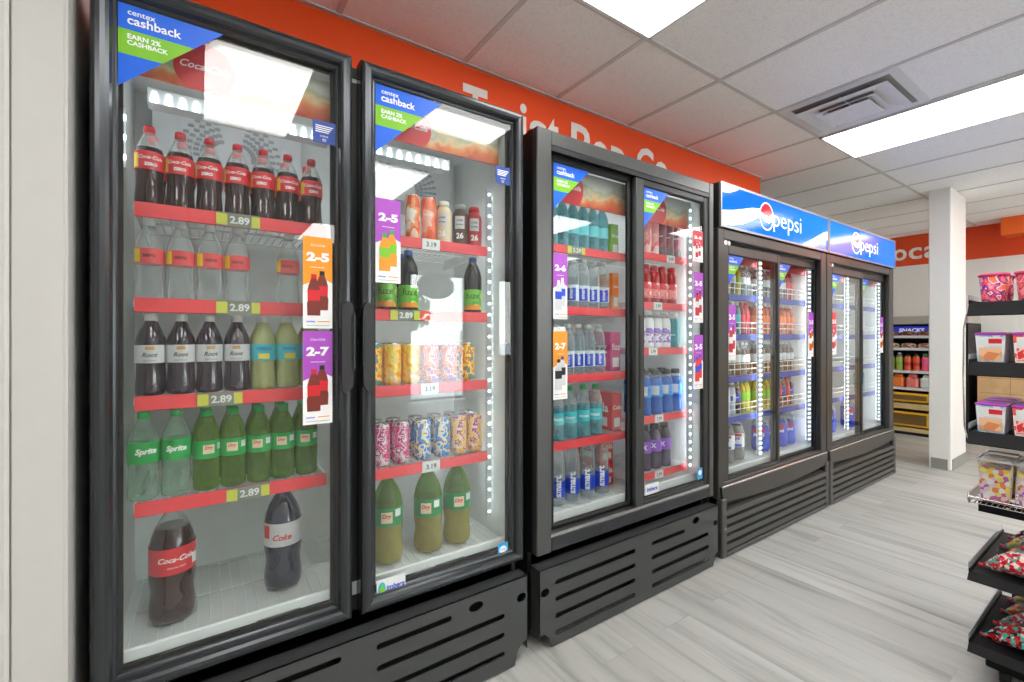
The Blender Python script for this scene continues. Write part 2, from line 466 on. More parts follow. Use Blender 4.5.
for (x0, x1, y0, y1, lab) in LIGHTS:
    t = thing('ceiling_light', lab, 'ceiling light', ((x0 + x1) / 2, (y0 + y1) / 2, ZC - .012), 0, 'ceiling light panels')
    hx, hy = (x1 - x0) / 2, (y1 - y0) / 2; f = MB()
    for (a, b, c, d) in ((-hx, hx, -hy, -hy + .014), (-hx, hx, hy - .014, hy), (-hx, -hx + .014, -hy, hy), (hx - .014, hx, -hy, hy)):
        f.box(a, b, c, d, -.006, .012, LF)
    f.build('frame', t)
    MB().box(-hx + .014, hx - .014, -hy + .014, hy - .014, -.002, .010, LAMP).build('diffuser', t)

# square air diffuser: stepped rings
VM = mat('vent_white', s2l(228, 228, 226), .5)
vent = thing('air_vent', 'square stepped white air vent in the ceiling beside the long light', 'air vent', (3.22, 1.075, ZC))
def ring(r0, z0, r1, z1, th=.004):
    m = MB(); v = []
    for (r, z) in ((r0, z0), (r1, z1), (r1 + th, z1), (r0 + th, z0)):
        v += [(-r, -r, z), (r, -r, z), (r, r, z), (-r, r, z)]
    F = []
    for k in range(4):
        for i in range(4): F.append((k * 4 + i, k * 4 + (i + 1) % 4, ((k + 1) % 4) * 4 + (i + 1) % 4, ((k + 1) % 4) * 4 + i))
    return m.add(v, F, VM)
ring(.235, -.004, .285, -.006).build('outer_flange', vent)
MB().box(-.24, .24, -.24, .24, -.0055, -.002, mat('vent_dark', s2l(150, 150, 149), .8)).build('duct_mouth', vent)
ring(.135, -.014, .225, -.030).build('louvre_ring', vent)
ring(.10, -.022, .150, -.040).build('louvre_ring', vent)
MB().box(-.115, .115, -.115, .115, -.048, -.042, VM, .002).tube((0, 0, -.042), (0, 0, -.004), .01, VM).build('centre_plate', vent)
m = MB()
for a in (0, 1):
    m.box(-.2 if a else -.004, .2 if a else .004, -.004 if a else -.2, .004 if a else .2, -.014, -.008, VM)
m.build('cross_bar', vent)

# column
c = MB().box(5.72, 6.26, 1.147, 1.303, 0, ZC, mat('column_white', s2l(232, 230, 226), .55, var=.015), .006)
struct(c.build('column'))
VB = mat('vinyl_grey', s2l(140, 139, 134), .6)
b = MB().box(5.712, 5.722, 1.168, 1.285, 0, .1, VB); b.box(5.76, 6.24, 1.139, 1.149, 0, .1, VB)
struct(b.build('baseboard_column'))
b = MB().box(8.038, 8.05, YB, YD, 0, .1, VB)
struct(b.build('baseboard_far'))

# wall lettering
LET = mat('letter_white', s2l(238, 232, 226), .5)
H = .25; zt = 2.53
def L(x0, x1, top, h): return (x0, x1, h, top - h / 2 - zt)
txt = 'TwistPopCo'
sp = [L(1.09, 1.235, 2.533, H), L(1.235, 1.43, 2.465, .18), L(1.445, 1.49, 2.535, .25), L(1.51, 1.635, 2.467, .185), L(1.64, 1.725, 2.513, .23),
      L(1.82, 1.975, 2.53, H), L(1.99, 2.14, 2.47, .185), L(2.16, 2.30, 2.47, .25), L(2.40, 2.58, 2.532, .255), L(2.59, 2.74, 2.475, .185)]
w = thing('wall_lettering', 'white lettering on the orange wall above the coolers', 'lettering', (1.8, YW - .006, zt))
for ch, (x0, x1, hh, zo) in zip(txt, sp): MB().text(ch, 0, 0, 0, LET, w=x1 - x0, h=hh, bold=.02).build('letter', w, ((x0 + x1) / 2 - 1.8, 0, zo))
w = thing('wall_lettering', 'white lettering on the far orange band beside the column', 'lettering', (XR - .008, 2.0, 2.4))
for ch, (y0, y1, z0, z1) in zip('Local', [(2.62, 2.40, 2.29, 2.55), (2.21, 2.06, 2.3, 2.46), (2.04, 1.90, 2.3, 2.46), (1.88, 1.73, 2.3, 2.46), (1.70, 1.66, 2.3, 2.55)]):
    k = MB().text(ch, 0, 0, 0, LET, w=abs(y1 - y0), h=z1 - z0, bold=.02)
    MB().add([(0, -p[0], p[2]) for p in k.v], k.f, LET).build('letter', w, (0, (y0 + y1) / 2 - 2.0, (z0 + z1) / 2 - 2.4))


# ------------------------------------------------------------------ coolers
def frame_ring(x0, x1, z0, z1, prof, m):
    """profile of (inset, y) swept round a rectangle with mitred corners"""
    b = MB(); n = len(prof); v = []
    for (sx, sz) in ((0, 0), (1, 0), (1, 1), (0, 1)):
        for (i, y) in prof:
            v.append((x1 - i if sx else x0 + i, y, z1 - i if sz else z0 + i))
    F = []
    for k in range(4):
        for j in range(n): F.append((k * n + j, ((k + 1) % 4) * n + j, ((k + 1) % 4) * n + (j + 1) % n, k * n + (j + 1) % n))
    return b.add(v, F, m)

def slot(x0, x1, zc, r, n=6):
    p = [(x0 + r - r * math.sin(a), zc + r * math.cos(a)) for a in [PI * i / n for i in range(n + 1)]]
    p += [(x1 - r + r * math.sin(a), zc - r * math.cos(a)) for a in [PI * i / n for i in range(n + 1)]]
    return p

def ell(cx, cz, rx, rz, n=20): return [(cx + rx * math.cos(2 * PI * i / n), cz + rz * math.sin(2 * PI * i / n)) for i in range(n)]

def cashback(parent, x0, zt, w, h, y, big=True):
    """triangular blue and green corner sticker with its wording"""
    m = MB(); S_ = lambda f: (x0 + w * (1 - f), zt - h * f)       # point on the slanted edge
    f0, f1 = .30, .60; yy = y - .0012
    m.flat([(x0, zt), (x0 + w, zt), S_(f0), (x0, zt - h * f0)], yy, SBLUE)
    m.flat([(x0, zt - h * f0), S_(f0), S_(f1), (x0, zt - h * f1)], yy, SGREEN)
    m.flat([(x0, zt - h * f1), S_(f1), (x0, zt - h)], yy, SBLUE)
    k = w / .25
    m.text('centex', x0 + .052 * k, zt - h * .09, yy - .0006, WHITE, w=.062 * k, bold=.01)
    m.text('cashback', x0 + .082 * k, zt - h * .18, yy - .0006, WHITE, w=.124 * k, bold=.02)
    m.text('EARN 2%', x0 + .058 * k, zt - h * .375, yy - .0006, WHITE, w=.075 * k, bold=.03)
    m.text('CASHBACK', x0 + .066 * k, zt - h * .45, yy - .0006, WHITE, w=.092 * k, bold=.03)
    return m.build('cashback_sticker', parent)

def bottle_flat(m, cx, z0, h, y, body, lab, cap):
    if body is COLA: body = mat('poster_cola', s2l(120, 40, 24), .4)
    w = h * .145
    m.flat([(cx - w, z0), (cx + w, z0), (cx + w * 1.06, z0 + h * .28), (cx + w * .85, z0 + h * .42), (cx + w, z0 + h * .6), (cx + w * .8, z0 + h * .74), (cx + w * .38, z0 + h * .9),
            (cx - w * .38, z0 + h * .9), (cx - w * .8, z0 + h * .74), (cx - w, z0 + h * .6), (cx - w * .85, z0 + h * .42), (cx - w * 1.06, z0 + h * .28)], y, body)
    m.flat([(cx - w * .95, z0 + h * .36), (cx + w * .95, z0 + h * .36), (cx + w, z0 + h * .62), (cx - w, z0 + h * .62)], y - .0004, lab)
    m.flat([(cx - w * .42, z0 + h * .89), (cx + w * .42, z0 + h * .89), (cx + w * .42, z0 + h), (cx - w * .42, z0 + h)], y - .0004, cap)

def poster(parent, x0, x1, z0, z1, y, top, price, body, lab, cap, cap2, brand=True):
    m = MB(); w, h = x1 - x0, z1 - z0; zs = z0 + h * .5; y -= .0015
    m.box(x0, x1, y, y + .001, z0, z1, WHITE)
    y -= .0004
    m.flat([(x0, z1), (x1, z1), (x1, zs), (x0 + w * .75, zs + h * .04), (x0 + w * .4, zs + h * .02), (x0, zs - h * .03)], y, top)
    if brand: m.text('Coca-Cola', x0 + w * .5, z1 - h * .09, y - .0005, WHITE, w=w * .5, shear=.35)
    m.text(price, x0 + w * .5, z1 - h * .22, y - .0005, WHITE, w=w * .78, h=h * .10, bold=.05)
    m.box(x0 + w * .25, x0 + w * .75, y - .0006, y, z1 - h * .335, z1 - h * .33, WHITE)
    bottle_flat(m, x0 + w * .64, z0 + h * .20, h * .43, y - .0007, body, lab, cap2)
    bottle_flat(m, x0 + w * .36, z0 + h * .14, h * .45, y - .0014, body, lab, cap)
    m.text('centex', x0 + w * .26, z0 + h * .075, y - .0005, LBLUE, w=w * .3, bold=.02)
    m.box(x0 + w * .5, x0 + w * .9, y - .0006, y, z0 + h * .07, z0 + h * .08, PORANGE)
    m.box(x0 + w * .12, x0 + w * .9, y - .0006, y, z0 + h * .03, z0 + h * .034, TAGG)
    return m.build('price_poster', parent)

def header_mat():
    m, nt, out = _new('cola_header_print')
    b = nt.nodes.new('ShaderNodeBsdfPrincipled'); tc = nt.nodes.new('ShaderNodeTexCoord')
    mp = nt.nodes.new('ShaderNodeMapping'); nt.links.new(tc.outputs['Object'], mp.inputs['Vector'])
    nz = nt.nodes.new('ShaderNodeTexNoise'); nz.inputs['Scale'].default_value = 14; nz.inputs['Detail'].default_value = 2
    nt.links.new(mp.outputs['Vector'], nz.inputs['Vector'])
    vo = nt.nodes.new('ShaderNodeTexVoronoi'); vo.inputs['Scale'].default_value = 17
    nt.links.new(mp.outputs['Vector'], vo.inputs['Vector'])
    sx = nt.nodes.new('ShaderNodeSeparateXYZ'); nt.links.new(mp.outputs['Vector'], sx.inputs[0])
    a = nt.nodes.new('ShaderNodeMath'); a.operation = 'MULTIPLY_ADD'; a.inputs[1].default_value = 5.5; a.inputs[2].default_value = .70
    nt.links.new(sx.outputs['Z'], a.inputs[0])
    c = nt.nodes.new('ShaderNodeMath'); c.operation = 'MULTIPLY_ADD'; c.inputs[1].default_value = .5
    nt.links.new(nz.outputs['Fac'], c.inputs[0]); nt.links.new(a.outputs[0], c.inputs[2])
    d = nt.nodes.new('ShaderNodeMath'); d.operation = 'MULTIPLY_ADD'; d.inputs[1].default_value = -.25
    nt.links.new(vo.outputs['Distance'], d.inputs[0]); nt.links.new(c.outputs[0], d.inputs[2])
    rp = nt.nodes.new('ShaderNodeValToRGB'); e = rp.color_ramp.elements
    for i, (p, col) in enumerate([(.15, (150, 40, 34)), (.42, (196, 70, 40)), (.60, (222, 122, 62)), (.74, (226, 196, 150)), (.84, (176, 178, 150)), (.98, (206, 206, 198))]):
        if i < 2: q = e[i]; q.position = p
        else: q = e.new(p)
        q.color = s2l(*col) + (1,)
    nt.links.new(d.outputs[0], rp.inputs['Fac']); nt.links.new(rp.outputs['Color'], b.inputs['Base Color'])
    b.inputs['Roughness'].default_value = .45
    nt.links.new(b.outputs['BSDF'], out.inputs['Surface'])
    return m
HEADER = header_mat()

def header(parent, x0, x1, z0, z1, y):
    """printed cola panel across the top of a bay, in coordinates about its own middle"""
    m = MB(); w, h = x1 - x0, z1 - z0
    m.box(-w / 2, w / 2, 0, .006, -h / 2, h / 2, HEADER)
    cx = -w * .17; rr = h * .56; P = []
    for i in range(30):
        a = 2 * PI * i / 30; x, z = cx + rr * math.cos(a), h * -.05 + rr * math.sin(a)
        P.append((max(-w / 2, min(w / 2, x)), max(-h / 2, min(h / 2, z))))
    m.flat(P, -.001, RED)
    m.text('Coca-Cola', cx, 0, -.0018, WHITE, w=rr * 1.6, shear=.35, bold=.01)
    return m.build('header_panel', parent, ((x0 + x1) / 2, y, (z0 + z1) / 2))

def led_bar(parent, x0, x1, z, y, n, name='light_bar'):
    m = MB().box(x0, x1, y, y + .05, z - .02, z + .02, LEDB)
    m.box(x0 + .01, x1 - .01, y + .05, y + .054, z - .018, z + .018, LEDGLOW)  # added glowing back panel, throws extra light into the bay
    for i in range(n):
        cx = x0 + (i + .5) * (x1 - x0) / n
        m.prism([(cx - .008, z - .018), (cx + .008, z - .018), (cx + .004, z + .010), (cx - .004, z + .010)], y - .003, y, LED)
    return m.build(name, parent)

def led_strip(parent, x, y, z0, z1, n, two=True, wid=.018, name='light_strip', d=.006):
    m = MB().box(x - wid, x + wid, y, y + .014, z0, z1, LEDB)
    m.box(x - wid * .7, x + wid * .7, y + .014, y + .017, z0 + .01, z1 - .01, LEDGLOW)  # added glow on the strip's unseen rear side
    for i in range(n):
        z = z0 + (i + .5) * (z1 - z0) / n
        for dx in ((-.0095, .0095) if two else (0,)):
            m.prism([(x + dx - d, z - d), (x + dx + d, z - d), (x + dx + d, z + d), (x + dx - d, z + d)], y - .003, y, LED)
    return m.build(name, parent)

def shelf(parent, x0, x1, z, strip=STRIP, tagx=None, price='2.89', y0=1.555, y1=1.945, rail=False, white_tag=False):
    """wire shelf > price_strip > price_tag"""
    m = MB(); n = int((x1 - x0) / .022)
    for i in range(n + 1):
        x = x0 + i * (x1 - x0) / n; m.tube((x, y0, z - .004), (x, y1, z - .004), .0018, WIRE, 4)
    for y in (y0 + .006, (y0 + y1) / 2, y1 - .006): m.tube((x0, y, z - .009), (x1, y, z - .009), .0035, WIRE, 6)
    if rail:
        for k in (.045, .08): m.tube((x0, y0 + .004, z + k), (x1, y0 + .004, z + k), .0028, WIRE, 6)
        for i in range(int((x1 - x0) / .07) + 1):
            x = x0 + i * .07; m.tube((x, y0 + .004, z), (x, y0 + .004, z + .08), .0022, WIRE, 5)
    for x in (x0, x1):                                   # end brackets
        m.prism([(y0, z - .02), (y1, z - .045), (y1, z), (y0, z)], x - .003, x + .003, WIRE, 'x')
    sh = m.build('shelf', parent)
    st = MB().prism([(y0 - .006, z - .032), (y0 - .002, z - .034), (y0 + .002, z + .004), (y0 - .003, z + .006)], x0, x1, strip, 'x').build('price_strip', sh)
    if tagx is not None:
        t = MB(); a = tagx; yy = y0 - .008
        if white_tag:
            t.box(a - .035, a + .035, yy - .002, yy, z - .034, z + .006, LWHITE)
            t.text(price, a, z - .014, yy - .003, BLACKP, w=.04, bold=.02)
        else:
            t.box(a - .055, a + .055, yy - .002, yy, z - .034, z + .006, TAGG)
            t.box(a - .055, a - .028, yy - .0026, yy - .002, z - .03, z + .002, TAGY); t.box(a + .033, a + .055, yy - .0026, yy - .002, z - .03, z + .002, TAGY)
            t.text(price, a + .003, z - .014, yy - .003, LWHITE, w=.05, h=.022, bold=.03)
        t.build('price_tag', sh)
    return sh

def body(parent, x0, x1, z1, zi0, zi1, yb=2.0, yfront=1.495):
    m = MB()
    m.box(x0, x0 + .022, yfront, yb, .03, z1, BLACK, .004); m.box(x1 - .022, x1, yfront, yb, .03, z1, BLACK, .004)
    m.box(x0 + .022, x1 - .022, yfront, yb, zi1 + .012, z1, BLACK, .004); m.box(x0 + .022, x1 - .022, yb - .02, yb, .03, zi1 + .012, BLACK)
    m.box(x0 + .022, x1 - .022, yfront, yb - .02, zi0 - .06, zi0 - .012, BLACK)
    m.box(x0 + .022, x1 - .022, yfront + .05, yb - .02, .03, .06, JET)
    m.build('cabinet', parent)
    l = MB(); a, b = x0 + .022, x1 - .022; yq = yb - .02
    l.box(a, a + .012, yfront, yq - .012, zi0, zi1, LINER); l.box(b - .012, b, yfront, yq - .012, zi0, zi1, LINER)
    l.box(a, b, yq - .012, yq, zi0 - .012, zi1 + .012, LINER); l.box(a, b, yfront, yq - .012, zi0 - .012, zi0, LINER); l.box(a, b, yfront, yq - .012, zi1, zi1 + .012, LINER)
    l.box(a, b, yfront - .002, yfront + .012, zi0 - .012, zi0 + .03, LINER, .004)     # front sill
    l.build('liner', parent)
    for sx in (x0 + .07, x1 - .07):
        for sy in (yfront + .06, yb - .1):
            MB().lathe([(.022, 0), (.022, .012), (.012, .016), (.012, .032)], BLACK, 12, (sx, sy, 0)).build('foot', parent)

def floor_grid(parent, x0, x1, z, y0=1.52, y1=1.95):
    m = MB(); n = int((x1 - x0) / .03)
    for i in range(n + 1):
        x = x0 + i * (x1 - x0) / n; m.tube((x, y0, z), (x, y1, z), .002, WIRE, 4)
    for y in (y0 + .01, (y0 + y1) / 2, y1 - .01): m.tube((x0, y, z - .003), (x1, y, z - .003), .003, WIRE, 5)
    return m.build('floor_rack', parent)

DOORPROF = [(0, 1.49), (0, 1.447), (.004, 1.438), (.011, 1.432), (.020, 1.430), (.029, 1.432), (.036, 1.438), (.040, 1.447), (.041, 1.452), (.046, 1.454), (.050, 1.458), (.050, 1.485), (.046, 1.49)]

def base_slots(parent, poly, holes, y0=1.40, y1=1.404, x0=0, x1=1, ztop=.33):
    m = MB().plate([poly] + holes, y0, y1, PANEL)
    m.box(x0, x1, y0, y0 + .06, ztop - .003, ztop, PANEL)          # folded top lip
    m.box(x0, x0 + .003, y0, y0 + .06, .05, ztop, PANEL); m.box(x1 - .003, x1, y0, y0 + .06, .05, ztop, PANEL)
    m.build('base_panel', parent)
    MB().box(x0 + .03, x1 - .03, y0 + .045, y0 + .05, .03, ztop - .01, JET).build('dark_backing', parent)  # black sheet stands in for the dark hollow behind the slots

# ---- nearest cooler: two swing doors --------------------------------------
def swing_cooler():
    X0, X1 = -.218, 1.045
    t = thing('glass_door_cooler', 'tall black cooler with two swing glass doors nearest the white wall', 'cooler', (0, 0, 0))
    body(t, X0, X1, 2.12, .425, 2.07)
    MB().box(.375, .43, 1.497, 1.53, .43, 2.07, BLACK, .004).build('mullion', t)
    floor_grid(t, -.16, .99, .432)
    for i, (z, tx, pr) in enumerate([(1.602, .09, '2.89'), (1.347, .09, '2.89'), (1.083, .045, '2.89'), (.80, .115, '2.89')]):
        shelf(t, -.146, .335, z, tagx=tx, price=pr)
    for i, (z, tx, wt) in enumerate([(1.602, .70, True), (1.338, .60, False), (1.07, .695, True), (.783, .70, True)]):
        shelf(t, .452, .945, z, tagx=tx, price='2.89' if not wt else '3.19', white_tag=wt)
    for cx in (.19, .75):
        g = MB().box(cx - .058, cx + .058, 1.490, 1.494, .405, .428, TAGG)
        g.box(cx - .05, cx - .022, 1.489, 1.490, .409, .424, TAGY); g.box(cx + .022, cx + .05, 1.489, 1.490, .409, .424, TAGY)
        g.text('2.89', cx, .4165, 1.4885, LWHITE, w=.034, h=.012, bold=.03); g.build('price_tag', t)
    header(t, -.165, .365, 1.935, 2.065, 1.53); header(t, .44, .985, 1.935, 2.065, 1.53)
    led_bar(t, -.12, .345, 1.90, 1.555, 15); led_bar(t, .455, .78, 1.90, 1.555, 9)
    led_strip(t, .985, 1.60, .5, 1.86, 30, False, .012, d=.0035)
    led_strip(t, -.172, 1.58, 1.70, 1.86, 3, False, .006)
    # fan housing at the top of the back wall, with two half-round grilles
    for cx in (.09, .71):
        f = MB().prism([(1.94, 1.80), (1.86, 1.83), (1.84, 2.02), (1.90, 2.06), (1.965, 2.06), (1.965, 1.80)], cx - .22, cx + .22, mat('fan_cover', s2l(176, 180, 184), .5), 'x')
        for sd in (-1, 1):
            for r in (.045, .065, .085, .105, .125):
                a0 = -.15; n = 8
                for k in range(n):
                    a = a0 + (PI / 2.2) * k / (n - 1) + (0 if sd > 0 else 0)
                    px, pz = cx + sd * (r * math.cos(a) + .02), 1.875 + r * math.sin(a)
                    yy = 1.842 + (1.86 - 1.842) * (2.02 - pz) / .19 - .002
                    f.box(px - .008, px + .008, yy - .003, yy + .002, pz - .0045, pz + .0045, mat('fan_slot', s2l(128, 132, 136), .6))
        f.build('fan_housing', t)
    for k, (a, b) in enumerate(((-.218, .388), (.414, 1.045))):
        d = frame_ring(a, b, .37, 2.122, DOORPROF, FRAME).build('door', t)
        MB().box(a + .045, b - .045, 1.458, 1.476, .415, 2.077, GLASS).build('glass_pane', d)
        frame_ring(a + .05, b - .05, .42, 2.072, [(0, 1.476), (0, 1.488), (.007, 1.488), (.007, 1.476)], JET).build('gasket', d)
        # pull grip on the inner stile: bulged escutcheon with a dark finger well
        if k == 0: e = [(.352, 1.085), (.366, 1.07), (.386, 1.10), (.386, 1.34), (.374, 1.358), (.352, 1.345)]
        else: e = [(.45, 1.085), (.436, 1.07), (.416, 1.10), (.416, 1.34), (.428, 1.358), (.45, 1.345)]
        hd = MB().prism(e, 1.420, 1.45, BLACK)
        cx = .388 if k == 0 else .414; s = -1 if k == 0 else 1
        hd.prism([(cx, 1.14), (cx + s * .008, 1.15), (cx + s * .008, 1.315), (cx, 1.325)], 1.417, 1.45, JET)
        hd.tube((cx + s * .001, 1.417, 1.15), (cx + s * .001, 1.417, 1.315), .0035, FRAME, 6)
        hd.build('handle', d)
        gx = a + .05
        cashback(d, gx, 2.068, .218 if k == 0 else .235, .206 if k == 0 else .222, 1.456)
        m = MB(); x0 = .275 if k == 0 else .925
        m.box(x0, x0 + .066, 1.4555, 1.4565, 1.835, 1.902, mat('sticker_navy', s2l(10, 62, 150), .4))
        for q in range(4): m.box(x0 + .008, x0 + .058 - .004 * q, 1.4550, 1.4555, 1.885 - .006 * q, 1.888 - .006 * q, WHITE)
        m.text('CHECK', x0 + .033, 1.856, 1.455, WHITE, w=.024); m.text('ID', x0 + .033, 1.845, 1.455, WHITE, w=.010); m.build('notice_sticker', d)
        if k == 0:
            poster(d, .248, .331, 1.273, 1.548, 1.456, PORANGE, '2-5', COLA, RED, CAPR, BLACKP)
            poster(d, .248, .331, .985, 1.265, 1.456, PPURPLE, '2-7', COLA, RED, CAPR, BLACKP)
        else:
            p = poster(d, .464, .548, 1.424, 1.699, 1.456, PPURPLE, '2-5', mat('tea_orange', s2l(240, 150, 30), .3), SGREEN, CAPG, CAPG, False)
            m = MB().box(.468, .565, 1.4545, 1.4565, .395, .455, LWHITE)
            m.disc(.485, .425, .013, .022, 1.454, TEAL); m.disc(.487, .422, .008, .014, 1.4535, SGREEN); m.text('imbera', .531, .425, 1.454, LBLUE, w=.062, bold=.03, shear=.2); m.build('maker_badge', d)
            m = MB().box(.935, .982, 1.4555, 1.4565, .39, .452, mat('sticker_cyan', s2l(40, 160, 220), .4)); m.disc(.958, .428, .017, .014, 1.455, WHITE)
            m.text('energy', .958, .428, 1.4545, SBLUE, w=.026, shear=.3); m.box(.942, .975, 1.455, 1.4555, .40, .404, WHITE); m.build('energy_sticker', d)
    x0, x1 = -.215, 1.035
    poly = [(x0, .33), (x1, .33), (x1, .085), (x1 - .03, .075), (x1 - .05, .05), (x1 - .06, .006), (x0 + .06, .006), (x0 + .05, .05), (x0 + .03, .075), (x0, .085)]
    H = [slot(.45, .712, .278, .010)] + [slot(.45, .93, z, .010) for z in (.21, .14, .07)]
    H += [slot(-.11, .345, z, .010) for z in (.285, .21, .14, .07)]
    H += [ell(.807, .285, .030, .017), slot(.985, 1.028, .253, .016)]
    base_slots(t, poly, H, x0=x0, x1=x1)
    return t
swing_cooler()

# ---- third and fourth doors: black sliding cooler --------------------------
def sliding_cooler():
    X0, X1 = 1.105, 2.338
    t = thing('sliding_door_cooler', 'black cooler with two sliding glass doors between the swing cooler and the blue signs', 'cooler', (0, 0, 0))
    body(t, X0, X1, 2.09, .46, 2.02)
    fr = MB(); op = (1.180, 2.300, .425, 2.03)
    fr.box(X0, X0 + .02, 1.466, 1.5, .365, 2.092, BLACK); fr.box(X1 - .02, X1, 1.466, 1.5, .365, 2.092, BLACK)
    fr.box(X0, op[0], 1.43, 1.466, .365, 2.092, GREYF, .004); fr.box(op[1], X1, 1.43, 1.466, .365, 2.092, GREYF, .004)
    fr.box(op[0], op[1], 1.431, 1.5, op[3], 2.091, GREYF, .004); fr.box(op[0], op[1], 1.431, 1.5, .366, op[2], FRAME, .004)
    fr.build('front_frame', t)
    lo = MB().box(op[0], op[1], 1.437, 1.499, op[2], op[2] + .004, BLACK); hi = MB().box(op[0], op[1], 1.437, 1.499, op[3] - .006, op[3], BLACK)
    for y in (1.433, 1.466, 1.496): lo.box(op[0], op[1], y, y + .003, op[2], op[2] + .012, CHROME); hi.box(op[0], op[1], y, y + .003, op[3] - .02, op[3], BLACK)
    lo.build('bottom_track', t); hi.build('top_track', t)
    MB().box(1.79, 1.825, 1.505, 1.53, .46, 2.02, BLACK, .003).build('mullion', t)
    floor_grid(t, 1.16, 2.28, .468)
    for z, tx in ((1.66, 1.43), (1.38, None), (1.068, None), (.765, None)): shelf(t, 1.19, 1.785, z, tagx=tx, price='3.29', y0=1.565)
    for z, tx in ((1.687, 2.13), (1.425, 2.02), (1.182, 1.98), (.82, 2.03), (.52, 2.03)): shelf(t, 1.83, 2.30, z, tagx=tx, price='2.99', y0=1.565, white_tag=True)
    header(t, 1.17, 1.785, 1.85, 2.005, 1.54); header(t, 1.83, 2.29, 1.85, 2.005, 1.54)
    led_strip(t, 2.276, 1.535, .5, 1.98, 34, False, .016, d=.005)
    led_bar(t, 1.2, 1.74, 1.965, 1.62, 10); led_bar(t, 1.86, 2.26, 1.965, 1.62, 10)  # unseen bars behind the headers, added to light the bays
    # rear door on the left, front door on the right
    for k, (a, b, gx0, gx1, y0, y1, m_) in enumerate(((1.19, 1.742, 1.222, 1.690, 1.471, 1.494, JET), (1.706, 2.299, 1.763, 2.258, 1.438, 1.464, BLACK))):
        z0, z1, g0, g1 = (.437, 2.018, .452, 1.988) if k == 0 else (.437, 2.008, .455, 1.975)
        d = MB(); b_ = .003; mm = m_ if k == 0 else mat('door_stile_grey', s2l(74, 76, 76), .35, .5)
        d.box(a, gx0, y0, y1, z0, z1, mm if k else BLACK, b_); d.box(gx1, b, y0, y1, z0, z1, m_, b_); d.box(gx0, gx1, y0, y1, z0, g0, BLACK if k == 0 else mm, b_); d.box(gx0, gx1, y0, y1, g1, z1, BLACK, b_)
        d = d.build('door', t)
        yg = (y0 + y1) / 2
        MB().box(gx0, gx1, yg - .007, yg + .007, g0, g1, GLASS).build('glass_pane', d)
        frame_ring(gx0 - .004, gx1 + .004, g0 - .004, g1 + .004, [(0, y0 - .001), (.009, y0 + .004), (.009, yg - .0075), (0, yg - .0075)], JET).build('gasket', d)
        cashback(d, gx0 + .004, g1 - .004, .205 if k == 0 else .185, .195, yg - .008)
        if k == 0:
            MB().box(b - .035, b - .02, y0 - .004, y0, .9, 1.35, BLACK, .002).build('handle', d)
            poster(d, 1.223, 1.302, 1.322, 1.602, yg - .008, PPURPLE, '2-6', LSILVER, LBLUE, CAPW, CAPW, False)
            poster(d, 1.223, 1.302, .98, 1.27, yg - .008, PORANGE, '2-7', LSILVER, BLACKP, BLACKP, CAPB, False)
        else:
            MB().box(a + .018, a + .034, y0 - .005, y0, .9, 1.35, BLACK, .002).build('handle', d)
            poster(d, 2.163, 2.254, 1.65, 1.817, yg - .008, PRED, '2-5', DRED, LWHITE, CAPW, CAPW, False)
            poster(d, 2.168, 2.256, 1.322, 1.593, yg - .008, PPURPLE, '2-5', DRED, LWHITE, BLACKP, BLACKP, False)
            poster(d, 2.168, 2.256, .965, 1.256, yg - .008, PPURPLE, '2-5', mat('juice_red', s2l(225, 60, 50), .3), LBLUE, CAPB, CAPB, False)
            m = MB().box(1.775, 1.88, yg - .009, yg - .0075, .475, .525, LWHITE); m.text('imbera', 1.828, .50, yg - .0095, LBLUE, w=.08, bold=.03, shear=.2); m.build('maker_badge', d)
            m = MB().box(2.205, 2.25, yg - .009, yg - .0075, .475, .535, mat('sticker_cyan', s2l(40, 160, 220), .4)); m.disc(2.227, .51, .016, .014, yg - .0095, WHITE); m.build('energy_sticker', d)
    x0, x1 = 1.094, 2.33
    poly = [(x0, .325), (x1, .325), (x1, .075), (x1 - .025, .06), (x1 - .045, .006), (x0 + .06, .006), (x0 + .05, .045), (x0 + .03, .065), (x0, .075)]
    H = [slot(1.174, 1.655, z, .0105) for z in (.257, .19, .122, .054)] + [slot(1.772, 2.03, .257, .0105)] + [slot(1.772, 2.241, z, .0105) for z in (.19, .122, .055)]
    H += [ell(2.129, .288, .030, .017), slot(1.10, 1.143, .233, .016), slot(2.285, 2.323, .233, .014)]
    base_slots(t, poly, H, x0=x0, x1=x1, ztop=.325)
    return t
sliding_cooler()

# ---- last two coolers with lit signs ----------------------------------------
SIGNBLUE = mat('sign_blue', s2l(0, 92, 214), .1, emit=.75, ecol=s2l(0, 92, 232), spec=.12, coat=.0)
SIGNWHITE = mat('sign_white', s2l(240, 246, 252), .1, emit=.6, ecol=(.9, .95, 1.), spec=.12, coat=.0)
SIGNRED = mat('sign_red', s2l(220, 30, 50), .1, emit=.4, spec=.12, coat=.0)
TAUPE = mat('taupe_steel_frame', s2l(70, 68, 65), .34, .5, var=.01, scale=5)

